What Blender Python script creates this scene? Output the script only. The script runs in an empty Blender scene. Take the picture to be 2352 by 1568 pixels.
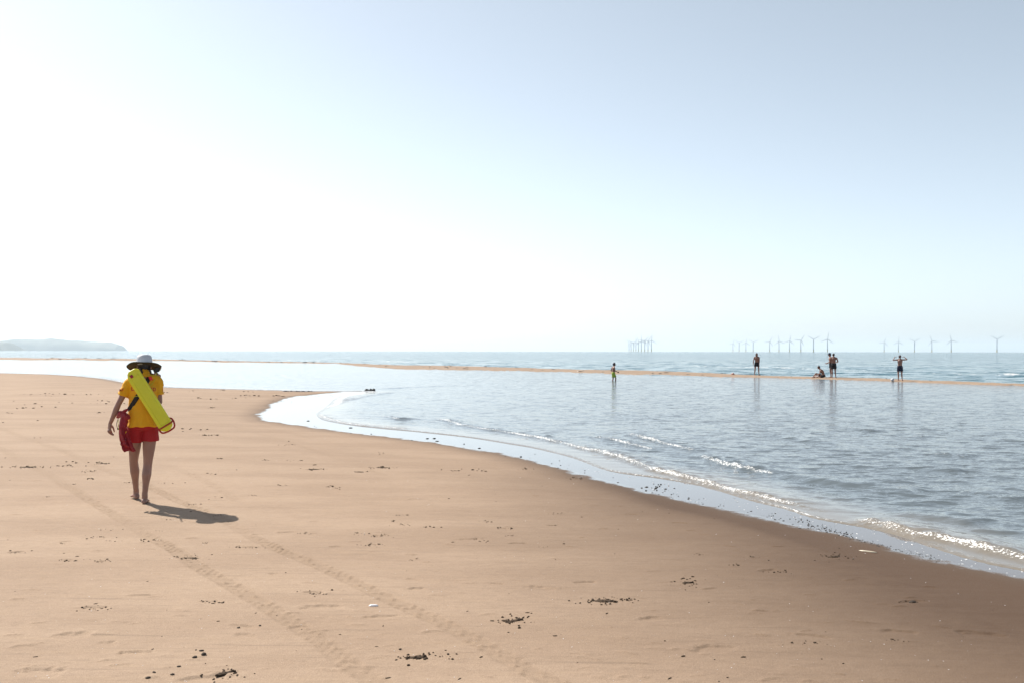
import bpy, bmesh, math, random
import numpy as np
from mathutils import Vector, Matrix, noise as mnoise
from mathutils.bvhtree import BVHTree

R = math.radians
rng = np.random.default_rng(7)
random.seed(7)
scene = bpy.context.scene
C = scene.collection

# ------------------------------------------------------------------ camera
CAM_H = 1.85
PITCH, ROLL = R(0.568), R(0.083)
cam_data = bpy.data.cameras.new('camera')
cam_data.lens, cam_data.sensor_width = 35.0, 36.0
cam_data.clip_start, cam_data.clip_end = 0.1, 200000.0
cam = bpy.data.objects.new('camera', cam_data)
C.objects.link(cam)
cam.matrix_world = (Matrix.Translation((0, 0, CAM_H)) @ Matrix.Rotation(R(90) + PITCH, 4, 'X')
                    @ Matrix.Rotation(ROLL, 4, 'Z'))
scene.camera = cam

# ------------------------------------------------------------------ sky, sun, exposure
SUN_EL, SUN_AZ = R(45.5), R(-49.0)            # azimuth from +Y, negative = to the left
world = bpy.data.worlds.new('World')
scene.world = world
world.use_nodes = True
wn = world.node_tree.nodes
sky = wn.new('ShaderNodeTexSky')
sky.sky_type = 'NISHITA'
sky.sun_disc = False
sky.sun_elevation = SUN_EL
sky.sun_rotation = SUN_AZ
sky.altitude = 0.0
sky.air_density = 0.6
sky.dust_density = 0.85
sky.ozone_density = 1.0
pale = wn.new('ShaderNodeHueSaturation')             # hazy summer air: paler blue in every direction alike
pale.inputs['Hue'].default_value = 0.480
pale.inputs['Saturation'].default_value = 0.52
world.node_tree.links.new(sky.outputs[0], pale.inputs['Color'])
world.node_tree.links.new(pale.outputs[0], wn['Background'].inputs[0])
wn['Background'].inputs[1].default_value = 0.114
sun_data = bpy.data.lights.new('sun', 'SUN')
sun_data.energy = 5.0
sun_data.angle = R(0.53)
sun_data.color = (1.0, 0.94, 0.85)
sun = bpy.data.objects.new('sun', sun_data)
C.objects.link(sun)
sun_dir = Vector((math.sin(SUN_AZ) * math.cos(SUN_EL), math.cos(SUN_AZ) * math.cos(SUN_EL), math.sin(SUN_EL)))
sun.rotation_euler = sun_dir.to_track_quat('Z', 'Y').to_euler()
vs = scene.view_settings
vs.view_transform, vs.look, vs.exposure, vs.gamma = 'Standard', 'None', 0.70, 1.0
vs.use_curve_mapping = False
scene.cycles.use_denoising = True
scene.cycles.use_adaptive_sampling = False
scene.cycles.volume_bounces = 2
scene.cycles.max_bounces = 8
scene.cycles.sample_clamp_indirect = 6.0

# ------------------------------------------------------------------ small helpers
FD = 2352 * 35.0 / 36.0
CM = cam.matrix_world.copy()

def ray(px, py):
    """direction of a sight line through the photograph (2352 x 1568 grid)"""
    return (CM.to_3x3() @ Vector(((px - 1176) / FD, (784 - py) / FD, -1.0)))

def at(px, py, z=0.0):
    d = ray(px, py)
    t = (z - CAM_H) / d.z
    return Vector((d.x * t, d.y * t, z))

def at_y(px, py, y):
    d = ray(px, py)
    t = y / d.y
    return Vector((d.x * t, y, CAM_H + d.z * t))

def line(pts, z=0.0):
    return np.array([at(x, y, z)[:2] for x, y in pts])

def smooth_line(P, n=6):
    """Catmull-Rom through the points"""
    P = np.asarray(P, float)
    Q = np.vstack([2 * P[0] - P[1], P, 2 * P[-1] - P[-2]])
    out = []
    for i in range(1, len(Q) - 2):
        for k in range(n):
            t = k / n
            out.append(0.5 * ((2 * Q[i]) + (-Q[i - 1] + Q[i + 1]) * t
                              + (2 * Q[i - 1] - 5 * Q[i] + 4 * Q[i + 1] - Q[i + 2]) * t * t
                              + (-Q[i - 1] + 3 * Q[i] - 3 * Q[i + 1] + Q[i + 2]) * t ** 3))
    out.append(P[-1])
    return np.array(out)

def seg_dist(X, Y, P):
    """unsigned distance to a polyline, arc length there and side (>0 left of travel)"""
    best = np.full(X.shape, 1e18); S = np.zeros(X.shape); side = np.zeros(X.shape)
    acc = 0.0
    for i in range(len(P) - 1):
        ax, ay = P[i]; bx, by = P[i + 1]
        dx, dy = bx - ax, by - ay
        L2 = dx * dx + dy * dy
        if L2 < 1e-12:
            continue
        t = np.clip(((X - ax) * dx + (Y - ay) * dy) / L2, 0, 1)
        ex, ey = X - ax - t * dx, Y - ay - t * dy
        d2 = ex * ex + ey * ey
        m = d2 < best
        best = np.where(m, d2, best)
        L = math.sqrt(L2)
        S = np.where(m, acc + t * L, S)
        side = np.where(m, np.sign(dx * (Y - ay) - dy * (X - ax)), side)
        acc += L
    return np.sqrt(best), S, side, acc

def inside(X, Y, P):
    c = np.zeros(X.shape, bool)
    n = len(P)
    for i in range(n):
        x0, y0 = P[i]; x1, y1 = P[(i + 1) % n]
        if y0 == y1:
            continue
        m = ((y0 > Y) != (y1 > Y)) & (X < (x1 - x0) * (Y - y0) / (y1 - y0) + x0)
        c ^= m
    return c

def sstep(a, b, x):
    t = np.clip((x - a) / (b - a), 0, 1)
    return t * t * (3 - 2 * t)

def vnoise(X, Y, seed=0):
    """smooth value noise on arrays, -1..1"""
    r = np.random.default_rng(seed)
    T = r.uniform(-1, 1, (256, 256))
    xi = np.floor(X).astype(np.int64); yi = np.floor(Y).astype(np.int64)
    fx = X - xi; fy = Y - yi
    fx = fx * fx * (3 - 2 * fx); fy = fy * fy * (3 - 2 * fy)
    a = T[xi & 255, yi & 255]; b = T[(xi + 1) & 255, yi & 255]
    c = T[xi & 255, (yi + 1) & 255]; d = T[(xi + 1) & 255, (yi + 1) & 255]
    return (a * (1 - fx) + b * fx) * (1 - fy) + (c * (1 - fx) + d * fx) * fy

def grid_mesh(name, gx, gy, Z, keep=None, attrs=None):
    """one sheet on a rectilinear grid; keep = boolean mask of quads"""
    nx, ny = len(gx), len(gy)
    X, Y = np.meshgrid(gx, gy)
    co = np.stack([X, Y, Z], -1).reshape(-1, 3).astype(np.float32)
    idx = np.arange(nx * ny).reshape(ny, nx)
    q = np.stack([idx[:-1, :-1], idx[:-1, 1:], idx[1:, 1:], idx[1:, :-1]], -1).reshape(-1, 4)
    if keep is not None:
        q = q[keep.reshape(-1)]
        used = np.unique(q)
        remap = np.full(nx * ny, -1); remap[used] = np.arange(len(used))
        co = co[used]; q = remap[q]
    else:
        used = None
    me = bpy.data.meshes.new(name)
    me.vertices.add(len(co)); me.vertices.foreach_set('co', co.ravel())
    me.loops.add(q.size); me.loops.foreach_set('vertex_index', q.ravel().astype(np.int32))
    me.polygons.add(len(q))
    me.polygons.foreach_set('loop_start', np.arange(0, q.size, 4, dtype=np.int32))
    me.polygons.foreach_set('use_smooth', np.ones(len(q), bool))
    me.update(calc_edges=True)
    for k, v in (attrs or {}).items():
        a = me.attributes.new(k, 'FLOAT', 'POINT')
        v = v.reshape(-1)
        if used is not None:
            v = v[used]
        a.data.foreach_set('value', v.astype(np.float32))
    return me

def link(name, me, mat=None, parent=None, label=None, cat=None, group=None, kind=None):
    o = bpy.data.objects.new(name, me)
    C.objects.link(o)
    if mat is not None and me is not None:
        me.materials.clear(); me.materials.append(mat)
    if parent is not None:
        o.parent = parent
    tag(o, label, cat, group, kind)
    return o

def tag(o, label=None, cat=None, group=None, kind=None):
    for k, v in (('label', label), ('category', cat), ('group', group), ('kind', kind)):
        if v:
            o[k] = v
    return o

def thing(name, label, cat, loc=(0, 0, 0), rotz=0.0, group=None):
    o = bpy.data.objects.new(name, None)
    C.objects.link(o)
    o.location = loc; o.rotation_euler = (0, 0, rotz)
    o.empty_display_size = 0.2
    return tag(o, label, cat, group)

# ------------------------------------------------------------------ materials
def new_mat(name):
    m = bpy.data.materials.new(name)
    m.use_nodes = True
    nt = m.node_tree
    return m, nt, nt.nodes, nt.links, nt.nodes['Principled BSDF']

def N(nt, t, **kw):
    n = nt.nodes.new(t)
    for k, v in kw.items():
        setattr(n, k, v)
    return n

def math_node(nt, op, a, b=None, clamp=False):
    n = nt.nodes.new('ShaderNodeMath'); n.operation = op; n.use_clamp = clamp
    for i, v in enumerate((a, b)):
        if v is None:
            continue
        if hasattr(v, 'is_linked') or hasattr(v, 'links'):
            nt.links.new(v, n.inputs[i])
        else:
            n.inputs[i].default_value = v
    return n.outputs[0]

def mix_col(nt, fac, a, b):
    n = nt.nodes.new('ShaderNodeMix'); n.data_type = 'RGBA'
    for sock, v in ((n.inputs[0], fac), (n.inputs[6], a), (n.inputs[7], b)):
        if hasattr(v, 'links'):
            nt.links.new(v, sock)
        elif isinstance(v, tuple):
            sock.default_value = (*v, 1) if len(v) == 3 else v
        else:
            sock.default_value = v
    return n.outputs[2]

def mix_f(nt, fac, a, b):
    n = nt.nodes.new('ShaderNodeMix'); n.data_type = 'FLOAT'
    for sock, v in ((n.inputs[0], fac), (n.inputs[2], a), (n.inputs[3], b)):
        if hasattr(v, 'links'):
            nt.links.new(v, sock)
        else:
            sock.default_value = v
    return n.outputs[0]

def noise_tex(nt, vec, scale, detail=2, rough=0.5):
    n = nt.nodes.new('ShaderNodeTexNoise')
    n.inputs['Scale'].default_value = scale
    n.inputs['Detail'].default_value = detail
    n.inputs['Roughness'].default_value = rough
    if vec is not None:
        nt.links.new(vec, n.inputs['Vector'])
    return n

def mapping(nt, vec, scale=(1, 1, 1), rot=(0, 0, 0)):
    n = nt.nodes.new('ShaderNodeMapping')
    n.inputs['Scale'].default_value = scale
    n.inputs['Rotation'].default_value = rot
    nt.links.new(vec, n.inputs['Vector'])
    return n.outputs[0]

def ramp(nt, fac, lo, hi, smooth=True):
    n = nt.nodes.new('ShaderNodeMapRange')
    n.interpolation_type = 'SMOOTHSTEP' if smooth else 'LINEAR'
    n.inputs[1].default_value = lo; n.inputs[2].default_value = hi
    nt.links.new(fac, n.inputs[0])
    return n.outputs[0]

def attr(nt, name):
    n = nt.nodes.new('ShaderNodeAttribute'); n.attribute_name = name
    return n.outputs['Fac']

def simple_mat(name, col, rough=0.6, var=0.12, scale=30.0, bump=0.0, bump_scale=200.0, **kw):
    """plain surface with slight mottling and fine relief"""
    m, nt, nodes, links, bs = new_mat(name)
    tc = N(nt, 'ShaderNodeTexCoord')
    nz = noise_tex(nt, tc.outputs['Object'], scale, 3)
    dark = tuple(c * (1 - var) for c in col); lite = tuple(min(1, c * (1 + var)) for c in col)
    links.new(mix_col(nt, nz.outputs['Fac'], dark, lite), bs.inputs['Base Color'])
    bs.inputs['Roughness'].default_value = rough
    if bump:
        nb = noise_tex(nt, tc.outputs['Object'], bump_scale, 2)
        b = N(nt, 'ShaderNodeBump'); b.inputs['Strength'].default_value = bump
        b.inputs['Distance'].default_value = 0.002
        links.new(nb.outputs['Fac'], b.inputs['Height'])
        links.new(b.outputs[0], bs.inputs['Normal'])
    for k, v in kw.items():
        bs.inputs[k].default_value = v
    return m

# ------------------------------------------------------------------ shorelines (photograph pixels -> metres on the water plane)
P1_px = [(-900, 842), (-300, 850), (0, 856), (130, 860), (230, 868), (320, 884), (400, 889.5), (517, 893), (620, 895.5),
         (720, 898), (791, 898.5), (760, 902), (688, 909), (657, 915), (622, 933), (603, 949), (612, 964), (650, 970),
         (760, 986), (918, 1005), (1065, 1025.4), (1212, 1054.7), (1358, 1092.8), (1505, 1131), (1608, 1158.7),
         (1723, 1179), (1875, 1216), (2027, 1252), (2179, 1289), (2352, 1328.4), (2700, 1412), (3400, 1590)]
P1 = smooth_line(line(P1_px), 4)
LAND = np.vstack([P1, [(60, -60), (60, -90), (-400, -90), (-400, P1[0][1])]])
P2_px = [(-900, 841.5), (-300, 849.5), (0, 855.5), (130, 859.5), (230, 867.5), (320, 883.5), (400, 889), (517, 892.5), (620, 895),
         (720, 897.4), (800, 897.6), (845, 899), (800, 906), (772, 913), (750, 933), (728, 948), (735, 960), (758, 967), (813, 976),
         (890, 984), (956, 990), (1074, 1003), (1168, 1018), (1226, 1028), (1314, 1050), (1396, 1080), (1505, 1096),
         (1608, 1114), (1723, 1148), (1800, 1167), (1873, 1190), (1996, 1212), (2088, 1237), (2173, 1267), (2240, 1287),
         (2301, 1301), (2352, 1311), (2700, 1398), (3400, 1570)]
P2 = smooth_line(line(P2_px), 4)
LAND2 = np.vstack([P2, [(60, -60), (60, -90), (-400, -90), (-400, P2[0][1])]])

def land_dist_exact(X, Y):
    """d1 > 0 on the beach above the wet edge, d2 > 0 above the water's edge"""
    u1 = seg_dist(X, Y, P1)[0]; u2 = seg_dist(X, Y, P2)[0]
    return np.where(inside(X, Y, LAND), u1, -u1), np.where(inside(X, Y, LAND2), u2, -u2)

_cx = np.concatenate([np.arange(-420, -60, 12.0), np.arange(-60, -14, 1.0), np.arange(-14, 16, 0.1), np.arange(16, 80, 2.0), np.arange(80, 421, 20.0)])
_cy = np.concatenate([np.arange(-100, 0, 8.0), np.arange(0, 5, 0.25), np.arange(5, 30, 0.1), np.arange(30, 60, 0.3), np.arange(60, 110, 1.0), np.arange(110, 290, 12.0)])
_CD = land_dist_exact(*np.meshgrid(_cx, _cy))

def land_dist(X, Y):
    """the two distances, read off a precomputed table"""
    X = np.asarray(X, float); Y = np.asarray(Y, float)
    i = np.clip(np.searchsorted(_cx, X) - 1, 0, len(_cx) - 2); j = np.clip(np.searchsorted(_cy, Y) - 1, 0, len(_cy) - 2)
    fx = np.clip((X - _cx[i]) / (_cx[i + 1] - _cx[i]), 0, 1); fy = np.clip((Y - _cy[j]) / (_cy[j + 1] - _cy[j]), 0, 1)
    return tuple((T[j, i] * (1 - fx) + T[j, i + 1] * fx) * (1 - fy) + (T[j + 1, i] * (1 - fx) + T[j + 1, i + 1] * fx) * fy for T in _CD)

TRACK_PX = [
    ([(-200, 930), (-60, 1000), (0, 1025), (49, 1051.7), (102, 1078), (143.5, 1102.7), (181, 1123.4), (226.5, 1151.7), (283, 1183.8),
      (339.8, 1217.8), (407.7, 1255.6), (453, 1289.5), (517, 1324), (562.5, 1349.7), (623.3, 1386), (687, 1425.8),
      (742, 1462), (806, 1514), (882, 1559.7), (1000, 1640)], 1.0),
    ([(-120, 930), (22.6, 987.5), (86.8, 1010), (151, 1032.8), (204, 1055.5), (245, 1074), (294.5, 1089.5), (358.6, 1115.9),
      (415, 1143), (472, 1165), (536, 1193), (608, 1234), (687, 1267.5), (754, 1295), (821, 1325.4), (897, 1361.8),
      (958, 1389), (1034, 1422.8), (1095, 1456), (1155.8, 1489.7), (1224, 1526), (1331, 1570), (1500, 1640)], 1.0),
    ([(330, 905), (460, 945), (574, 979.6), (625, 993), (676.7, 1010), (800, 1050), (900, 1085)], 0.45),
    ([(480, 925), (560, 952), (630, 973.8), (684, 988.4), (750, 1001.6), (850, 1024)], 0.4),
    ([(380, 1060), (430, 1078), (500, 1110), (560, 1150)], 0.5),
]
SAND_Z = 0.13
TRACKS = [(smooth_line(line(p, SAND_Z), 4), s) for p, s in TRACK_PX]

def sand_base(d1, d2):
    z = np.where(d1 > 0, SAND_Z * (1 - np.exp(-np.maximum(d1, 0) / 5.0)), -0.004 * np.minimum(-d1, 4.0))
    return z - 0.05 * np.clip(-d2, 0, 12.0)

def sand_z_at(x, y):
    a, b = land_dist(np.array([x], float), np.array([y], float))
    return float(sand_base(a, b)[0])

def on_sand(px, py):
    z = 0.1
    for _ in range(6):
        p = at(px, py, z)
        z = 0.5 * z + 0.5 * sand_z_at(p.x, p.y)
    p = at(px, py, z)
    return Vector((p.x, p.y, sand_z_at(p.x, p.y)))

def spaced(segments):
    """segments: (start, end, step at start, step at end)"""
    out = []
    for a, b, s0, s1 in segments:
        x = a
        while x < b:
            out.append(x)
            x += s0 + (s1 - s0) * (x - a) / (b - a)
    out.append(segments[-1][1])
    return np.array(out)

# ------------------------------------------------------------------ beach
gx = spaced([(-260, -40, 14, 1.2), (-40, -12, 1.2, 0.12), (-12, -5, 0.12, 0.016), (-5, 2.6, 0.014, 0.014), (2.6, 6, 0.016, 0.05), (6, 14, 0.05, 0.8), (14, 70, 0.8, 8)])
gy = spaced([(-90, 0, 9, 1.0), (0, 4.6, 1.0, 0.03), (4.6, 9.5, 0.0135, 0.0135), (9.5, 18, 0.0135, 0.045), (18, 40, 0.045, 0.25), (40, 100, 0.25, 1.2), (100, 200, 1.2, 8)])
BX, BY = np.meshgrid(gx, gy)
D1, D2 = land_dist(BX, BY)
Z = sand_base(D1, D2)
dry = sstep(0.15, 1.2, D1)
# gentle undulation and low drift ripples
Z += dry * (0.010 * vnoise(BX * 0.35, BY * 0.5, 1) + 0.004 * vnoise(BX * 0.9, BY * 2.2, 2)
            + 0.0020 * vnoise(BX * 2.2 + 0.8 * vnoise(BX, BY, 3), BY * 9.0, 4) + 0.0008 * vnoise(BX * 16, BY * 30, 5))
# tyre tracks with tread blocks
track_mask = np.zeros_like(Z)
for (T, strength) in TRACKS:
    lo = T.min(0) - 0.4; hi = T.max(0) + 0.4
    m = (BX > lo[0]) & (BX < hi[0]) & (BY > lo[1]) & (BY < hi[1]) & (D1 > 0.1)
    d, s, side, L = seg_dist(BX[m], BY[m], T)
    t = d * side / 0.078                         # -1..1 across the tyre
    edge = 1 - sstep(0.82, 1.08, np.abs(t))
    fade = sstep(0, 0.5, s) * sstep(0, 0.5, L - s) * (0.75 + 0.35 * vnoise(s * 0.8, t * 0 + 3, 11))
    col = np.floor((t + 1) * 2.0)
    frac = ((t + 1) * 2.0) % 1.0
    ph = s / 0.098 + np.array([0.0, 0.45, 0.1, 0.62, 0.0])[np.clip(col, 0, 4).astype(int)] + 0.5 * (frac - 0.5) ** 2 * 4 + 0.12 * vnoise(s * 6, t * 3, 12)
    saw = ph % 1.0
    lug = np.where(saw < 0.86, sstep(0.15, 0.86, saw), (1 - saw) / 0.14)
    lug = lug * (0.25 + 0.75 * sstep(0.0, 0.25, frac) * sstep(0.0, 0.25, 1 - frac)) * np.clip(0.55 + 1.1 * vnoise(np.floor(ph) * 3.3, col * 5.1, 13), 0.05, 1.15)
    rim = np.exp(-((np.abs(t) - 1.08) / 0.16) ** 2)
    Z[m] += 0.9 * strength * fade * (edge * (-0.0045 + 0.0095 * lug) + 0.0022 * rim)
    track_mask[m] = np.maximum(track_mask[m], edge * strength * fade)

# footprints and scuffs: shallow hollows whose far wall turns from the sun
SCUFF_PX = [(440, 1281, .10), (870, 1227, .10), (856, 1248, .08), (575, 1256, .11), (770, 1254, .07), (722, 1362, .12), (956, 1352, .10),
            (490, 1384, .10), (215, 1398, .14), (870, 1417, .13), (630, 1318, .05), (1140, 1339, .09), (1350, 1336, .10),
            (1190, 1246, .08), (1080, 1237, .16), (1160, 1213, .07), (660, 1220, .10), (160, 1287, .10), (40, 1267, .09),
            (235, 1290, .06), (350, 1261, .05), (110, 1145, .07), (30, 1028, .10), (75, 1071, .12), (145, 1068, .10), (210, 1082, .09),
            (237, 1063, .12), (90, 1103, .08), (560, 1440, .12), (310, 1500, .16), (250, 1478, .1), (720, 1060, .1), (950, 1272, .05),
            (1270, 1205, .1), (740, 1395, .16), (170, 1460, .18), (560, 1462, .1), (950, 1330, .07), (690, 1440, .09), (480, 1560, .22),
            (90, 1545, .2), (330, 1370, .15), (1240, 1350, .18), (1450, 1180, .09), (1560, 1200, .1), (1770, 1310, .12), (1860, 1460, .14),
            (2100, 1380, .1), (1640, 1490, .2), (2060, 1450, .15), (2250, 1455, .18), (1500, 1420, .12)]
scuffs = [(on_sand(x, y), r, 1.0) for x, y, r in SCUFF_PX]
for k in range(420):
    px = random.uniform(-100, 2200); py = random.uniform(930, 1568)
    p = on_sand(px, py)
    if p.z > 0.02:
        scuffs.append((p, random.uniform(.025, .10), -random.uniform(.25, .9)))
for (p, r, amp) in scuffs:
    rx = r * random.uniform(0.65, 1.0); ry = r * random.uniform(0.25, 0.5); th = random.uniform(-0.5, 0.5)
    i0, i1 = np.searchsorted(gx, (p.x - 3 * r, p.x + 3 * r)); j0, j1 = np.searchsorted(gy, (p.y - 3 * r, p.y + 3 * r))
    if i1 - i0 < 2 or j1 - j0 < 2:
        continue
    sx = BX[j0:j1, i0:i1] - p.x; sy = BY[j0:j1, i0:i1] - p.y
    u = (sx * math.cos(th) + sy * math.sin(th)) / rx; v = (-sx * math.sin(th) + sy * math.cos(th)) / ry
    w = 0.35 * vnoise(BX[j0:j1, i0:i1] * 30, BY[j0:j1, i0:i1] * 30, 21)
    q = np.sqrt(u * u + v * v) + w
    if amp < 0:                                  # a low lip of crusted sand, steep side to the sea-breeze
        v2 = v * 1.0 + 0.5 * u * u + 0.5 * vnoise(BX[j0:j1, i0:i1] * 14, BY[j0:j1, i0:i1] * 14, 22)
        lip = sstep(-0.16, 0.12, v2) * np.exp(-np.maximum(v2, 0) / 0.8) * (1 - sstep(0.5, 1.1, np.abs(u))) * (1 - sstep(1.5, 2.6, np.abs(v)))
        Z[j0:j1, i0:i1] += -0.0115 * amp * lip * np.where(sx * 0 + 1 > 0, 1, 0)
        continue
    pit = -(1 - sstep(0.75, 1.0, q)) * (0.35 + 0.65 * sstep(-0.9, 0.9, v)) + 0.35 * np.exp(-((q - 1.2) / 0.22) ** 2) * sstep(-0.2, 0.8, v)
    Z[j0:j1, i0:i1] += 0.008 * amp * pit

wet = np.clip(1 - sstep(-0.12, 0.34 + 0.10 * (vnoise(BX * 2.5, BY * 2.5, 6)), D1 + 0.11 * vnoise(BX * 1.1, BY * 1.1, 8) + 0.06 * vnoise(BX * 4.3, BY * 4.3, 10)), 0, 1)
damp = (1 - sstep(0.6, 7.0, D1 + 0.9 * vnoise(BX * 0.4, BY * 0.4, 7))) * (0.10 + 0.90 * sstep(-1.6, 3.6, BX + 0.4 * vnoise(BX * 0.5, BY * 0.5, 9))) + 0.35 * (1 - sstep(0.1, 0.9, D1))  # damp near the water, plus vignette and sun-angle darkening painted toward the right
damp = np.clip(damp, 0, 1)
keep = (D2[:-1, :-1] > -14)
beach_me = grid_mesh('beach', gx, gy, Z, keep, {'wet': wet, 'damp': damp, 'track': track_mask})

def sand_surface_z(x, y):
    i = int(np.clip(np.searchsorted(gx, x) - 1, 0, len(gx) - 2)); j = int(np.clip(np.searchsorted(gy, y) - 1, 0, len(gy) - 2))
    fx = (x - gx[i]) / (gx[i + 1] - gx[i]); fy = (y - gy[j]) / (gy[j + 1] - gy[j])
    return float((Z[j, i] * (1 - fx) + Z[j, i + 1] * fx) * (1 - fy) + (Z[j + 1, i] * (1 - fx) + Z[j + 1, i + 1] * fx) * fy)

def ground(px, py):
    p = on_sand(px, py)
    return Vector((p.x, p.y, sand_surface_z(p.x, p.y)))

def sand_material(name, use_attr=True):
    m, nt, nodes, links, bs = new_mat(name)
    geo = N(nt, 'ShaderNodeNewGeometry').outputs['Position']
    big = noise_tex(nt, mapping(nt, geo, (0.35, 0.9, 1)), 1.0, 4, 0.6).outputs['Fac']
    streak = noise_tex(nt, mapping(nt, geo, (1.2, 7.0, 1)), 1.0, 4, 0.65).outputs['Fac']
    grain = noise_tex(nt, geo, 260.0, 2, 0.7).outputs['Fac']
    grain2 = noise_tex(nt, geo, 70.0, 2, 0.6).outputs['Fac']
    c = mix_col(nt, ramp(nt, big, 0.35, 0.65), (0.312, 0.217, 0.148), (0.390, 0.281, 0.197))
    if not use_attr:
        c = mix_col(nt, 0.35, c, (0.15, 0.095, 0.055))
        dk = noise_tex(nt, mapping(nt, geo, (0.5, 1.2, 1.0)), 1.0, 4, 0.7).outputs['Fac']
        c = mix_col(nt, math_node(nt, 'MULTIPLY', ramp(nt, dk, 0.48, 0.66), 0.7), c, (0.09, 0.058, 0.036))
    c = mix_col(nt, math_node(nt, 'MULTIPLY', ramp(nt, streak, 0.52, 0.75), 0.35), c, (0.41, 0.29, 0.185))
    mott = noise_tex(nt, mapping(nt, geo, (9.0, 22.0, 9.0)), 1.0, 4, 0.65).outputs['Fac']
    c = mix_col(nt, math_node(nt, 'MULTIPLY', ramp(nt, mott, 0.40, 0.72), 0.36), c, (0.22, 0.155, 0.11))
    thin = noise_tex(nt, mapping(nt, geo, (0.9, 26.0, 1.0), (0, 0, 0.06)), 1.0, 3, 0.6).outputs['Fac']
    c = mix_col(nt, math_node(nt, 'MULTIPLY', ramp(nt, thin, 0.58, 0.70), 0.42), c, (0.17, 0.12, 0.085))
    if use_attr:
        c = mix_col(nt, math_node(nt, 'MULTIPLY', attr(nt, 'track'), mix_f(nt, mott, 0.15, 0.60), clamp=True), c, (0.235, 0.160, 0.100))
    c = mix_col(nt, ramp(nt, grain, 0.30, 0.72), mix_col(nt, 0.45, c, (0.12, 0.08, 0.055)), mix_col(nt, 0.22, c, (0.65, 0.53, 0.42)))
    c = mix_col(nt, math_node(nt, 'MULTIPLY', ramp(nt, grain2, 0.3, 0.7), 0.22), c, (0.2, 0.14, 0.1))
    if use_attr:
        wet_a, damp_falloff_a = attr(nt, 'wet'), attr(nt, 'damp')
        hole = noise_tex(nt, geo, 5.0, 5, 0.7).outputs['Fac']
        damp_falloff_f = math_node(nt, 'MULTIPLY', damp_falloff_a, mix_f(nt, hole, 0.92, 1.12), clamp=True)
        c = mix_col(nt, damp_falloff_f, c, mix_col(nt, 0.93, c, (0.078, 0.049, 0.033)))  # dark tone carries real damp and the painted right-hand light falloff
        c = mix_col(nt, wet_a, c, (0.105, 0.08, 0.062))
        wet_r = ramp(nt, math_node(nt, 'ADD', wet_a, math_node(nt, 'MULTIPLY', math_node(nt, 'SUBTRACT', hole, 0.5), 1.3)), 0.45, 0.85)
        rough = mix_f(nt, wet_r, mix_f(nt, damp_falloff_a, 0.72, 0.62), 0.045)
        links.new(rough, bs.inputs['Roughness'])
        bstr = mix_f(nt, wet_r, 0.8, 0.008)
        links.new(mix_f(nt, wet_r, 1.45, 1.5), bs.inputs['IOR'])
        links.new(math_node(nt, 'MULTIPLY', wet_r, 0.3), bs.inputs['Coat Weight']); bs.inputs['Coat Roughness'].default_value = 0.03; bs.inputs['Coat IOR'].default_value = 1.4
        links.new(mix_f(nt, wet_r, 0.06, 0.5), bs.inputs['Specular IOR Level'])
    else:
        bs.inputs['Roughness'].default_value = 0.8
        bs.inputs['Specular IOR Level'].default_value = 0.2
        bstr = None
    links.new(c, bs.inputs['Base Color'])
    h = math_node(nt, 'ADD', math_node(nt, 'MULTIPLY', grain, 0.5), math_node(nt, 'ADD', math_node(nt, 'MULTIPLY', grain2, 0.6), math_node(nt, 'MULTIPLY', streak, 0.9)))
    b = N(nt, 'ShaderNodeBump'); b.inputs['Distance'].default_value = 0.006
    b.inputs['Strength'].default_value = 0.6
    if bstr is not None:
        links.new(bstr, b.inputs['Strength'])
    links.new(h, b.inputs['Height'])
    links.new(b.outputs[0], bs.inputs['Normal'])
    return m

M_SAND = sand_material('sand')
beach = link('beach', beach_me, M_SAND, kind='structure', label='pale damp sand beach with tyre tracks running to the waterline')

# ------------------------------------------------------------------ sandbar across the lagoon mouth
BAR_LO = [(-700, 820.5), (-300, 823.4), (0, 825.6), (459, 829.5), (517, 832), (769.5, 834.2), (791.5, 836.4), (868, 844), (934, 847.8), (1033.6, 848.5),
          (1320, 854.5), (1457, 860), (1613.7, 864.3), (1780, 867.0), (1902.8, 872), (1998, 873.4), (2071, 876), (2207, 881), (2352, 885.5), (2800, 905), (3400, 930)]
BAR_HI = [(-700, 817), (-300, 819.2), (0, 820.7), (293, 823.0), (517, 828), (769.5, 832.6), (791.5, 833.4), (868, 836.4), (934, 838), (1033.6, 839),
          (1320, 847.9), (1457, 850), (1613.7, 855), (1780, 863.4), (1902.8, 866), (1998, 867.6), (2071, 871.2), (2207, 876), (2352, 882), (2800, 903), (3400, 928)]
W0 = 0.008                                        # still-water level

def resample(P, xs):
    P = np.array(P, float)
    return np.interp(xs, P[:, 0], P[:, 1])

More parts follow.
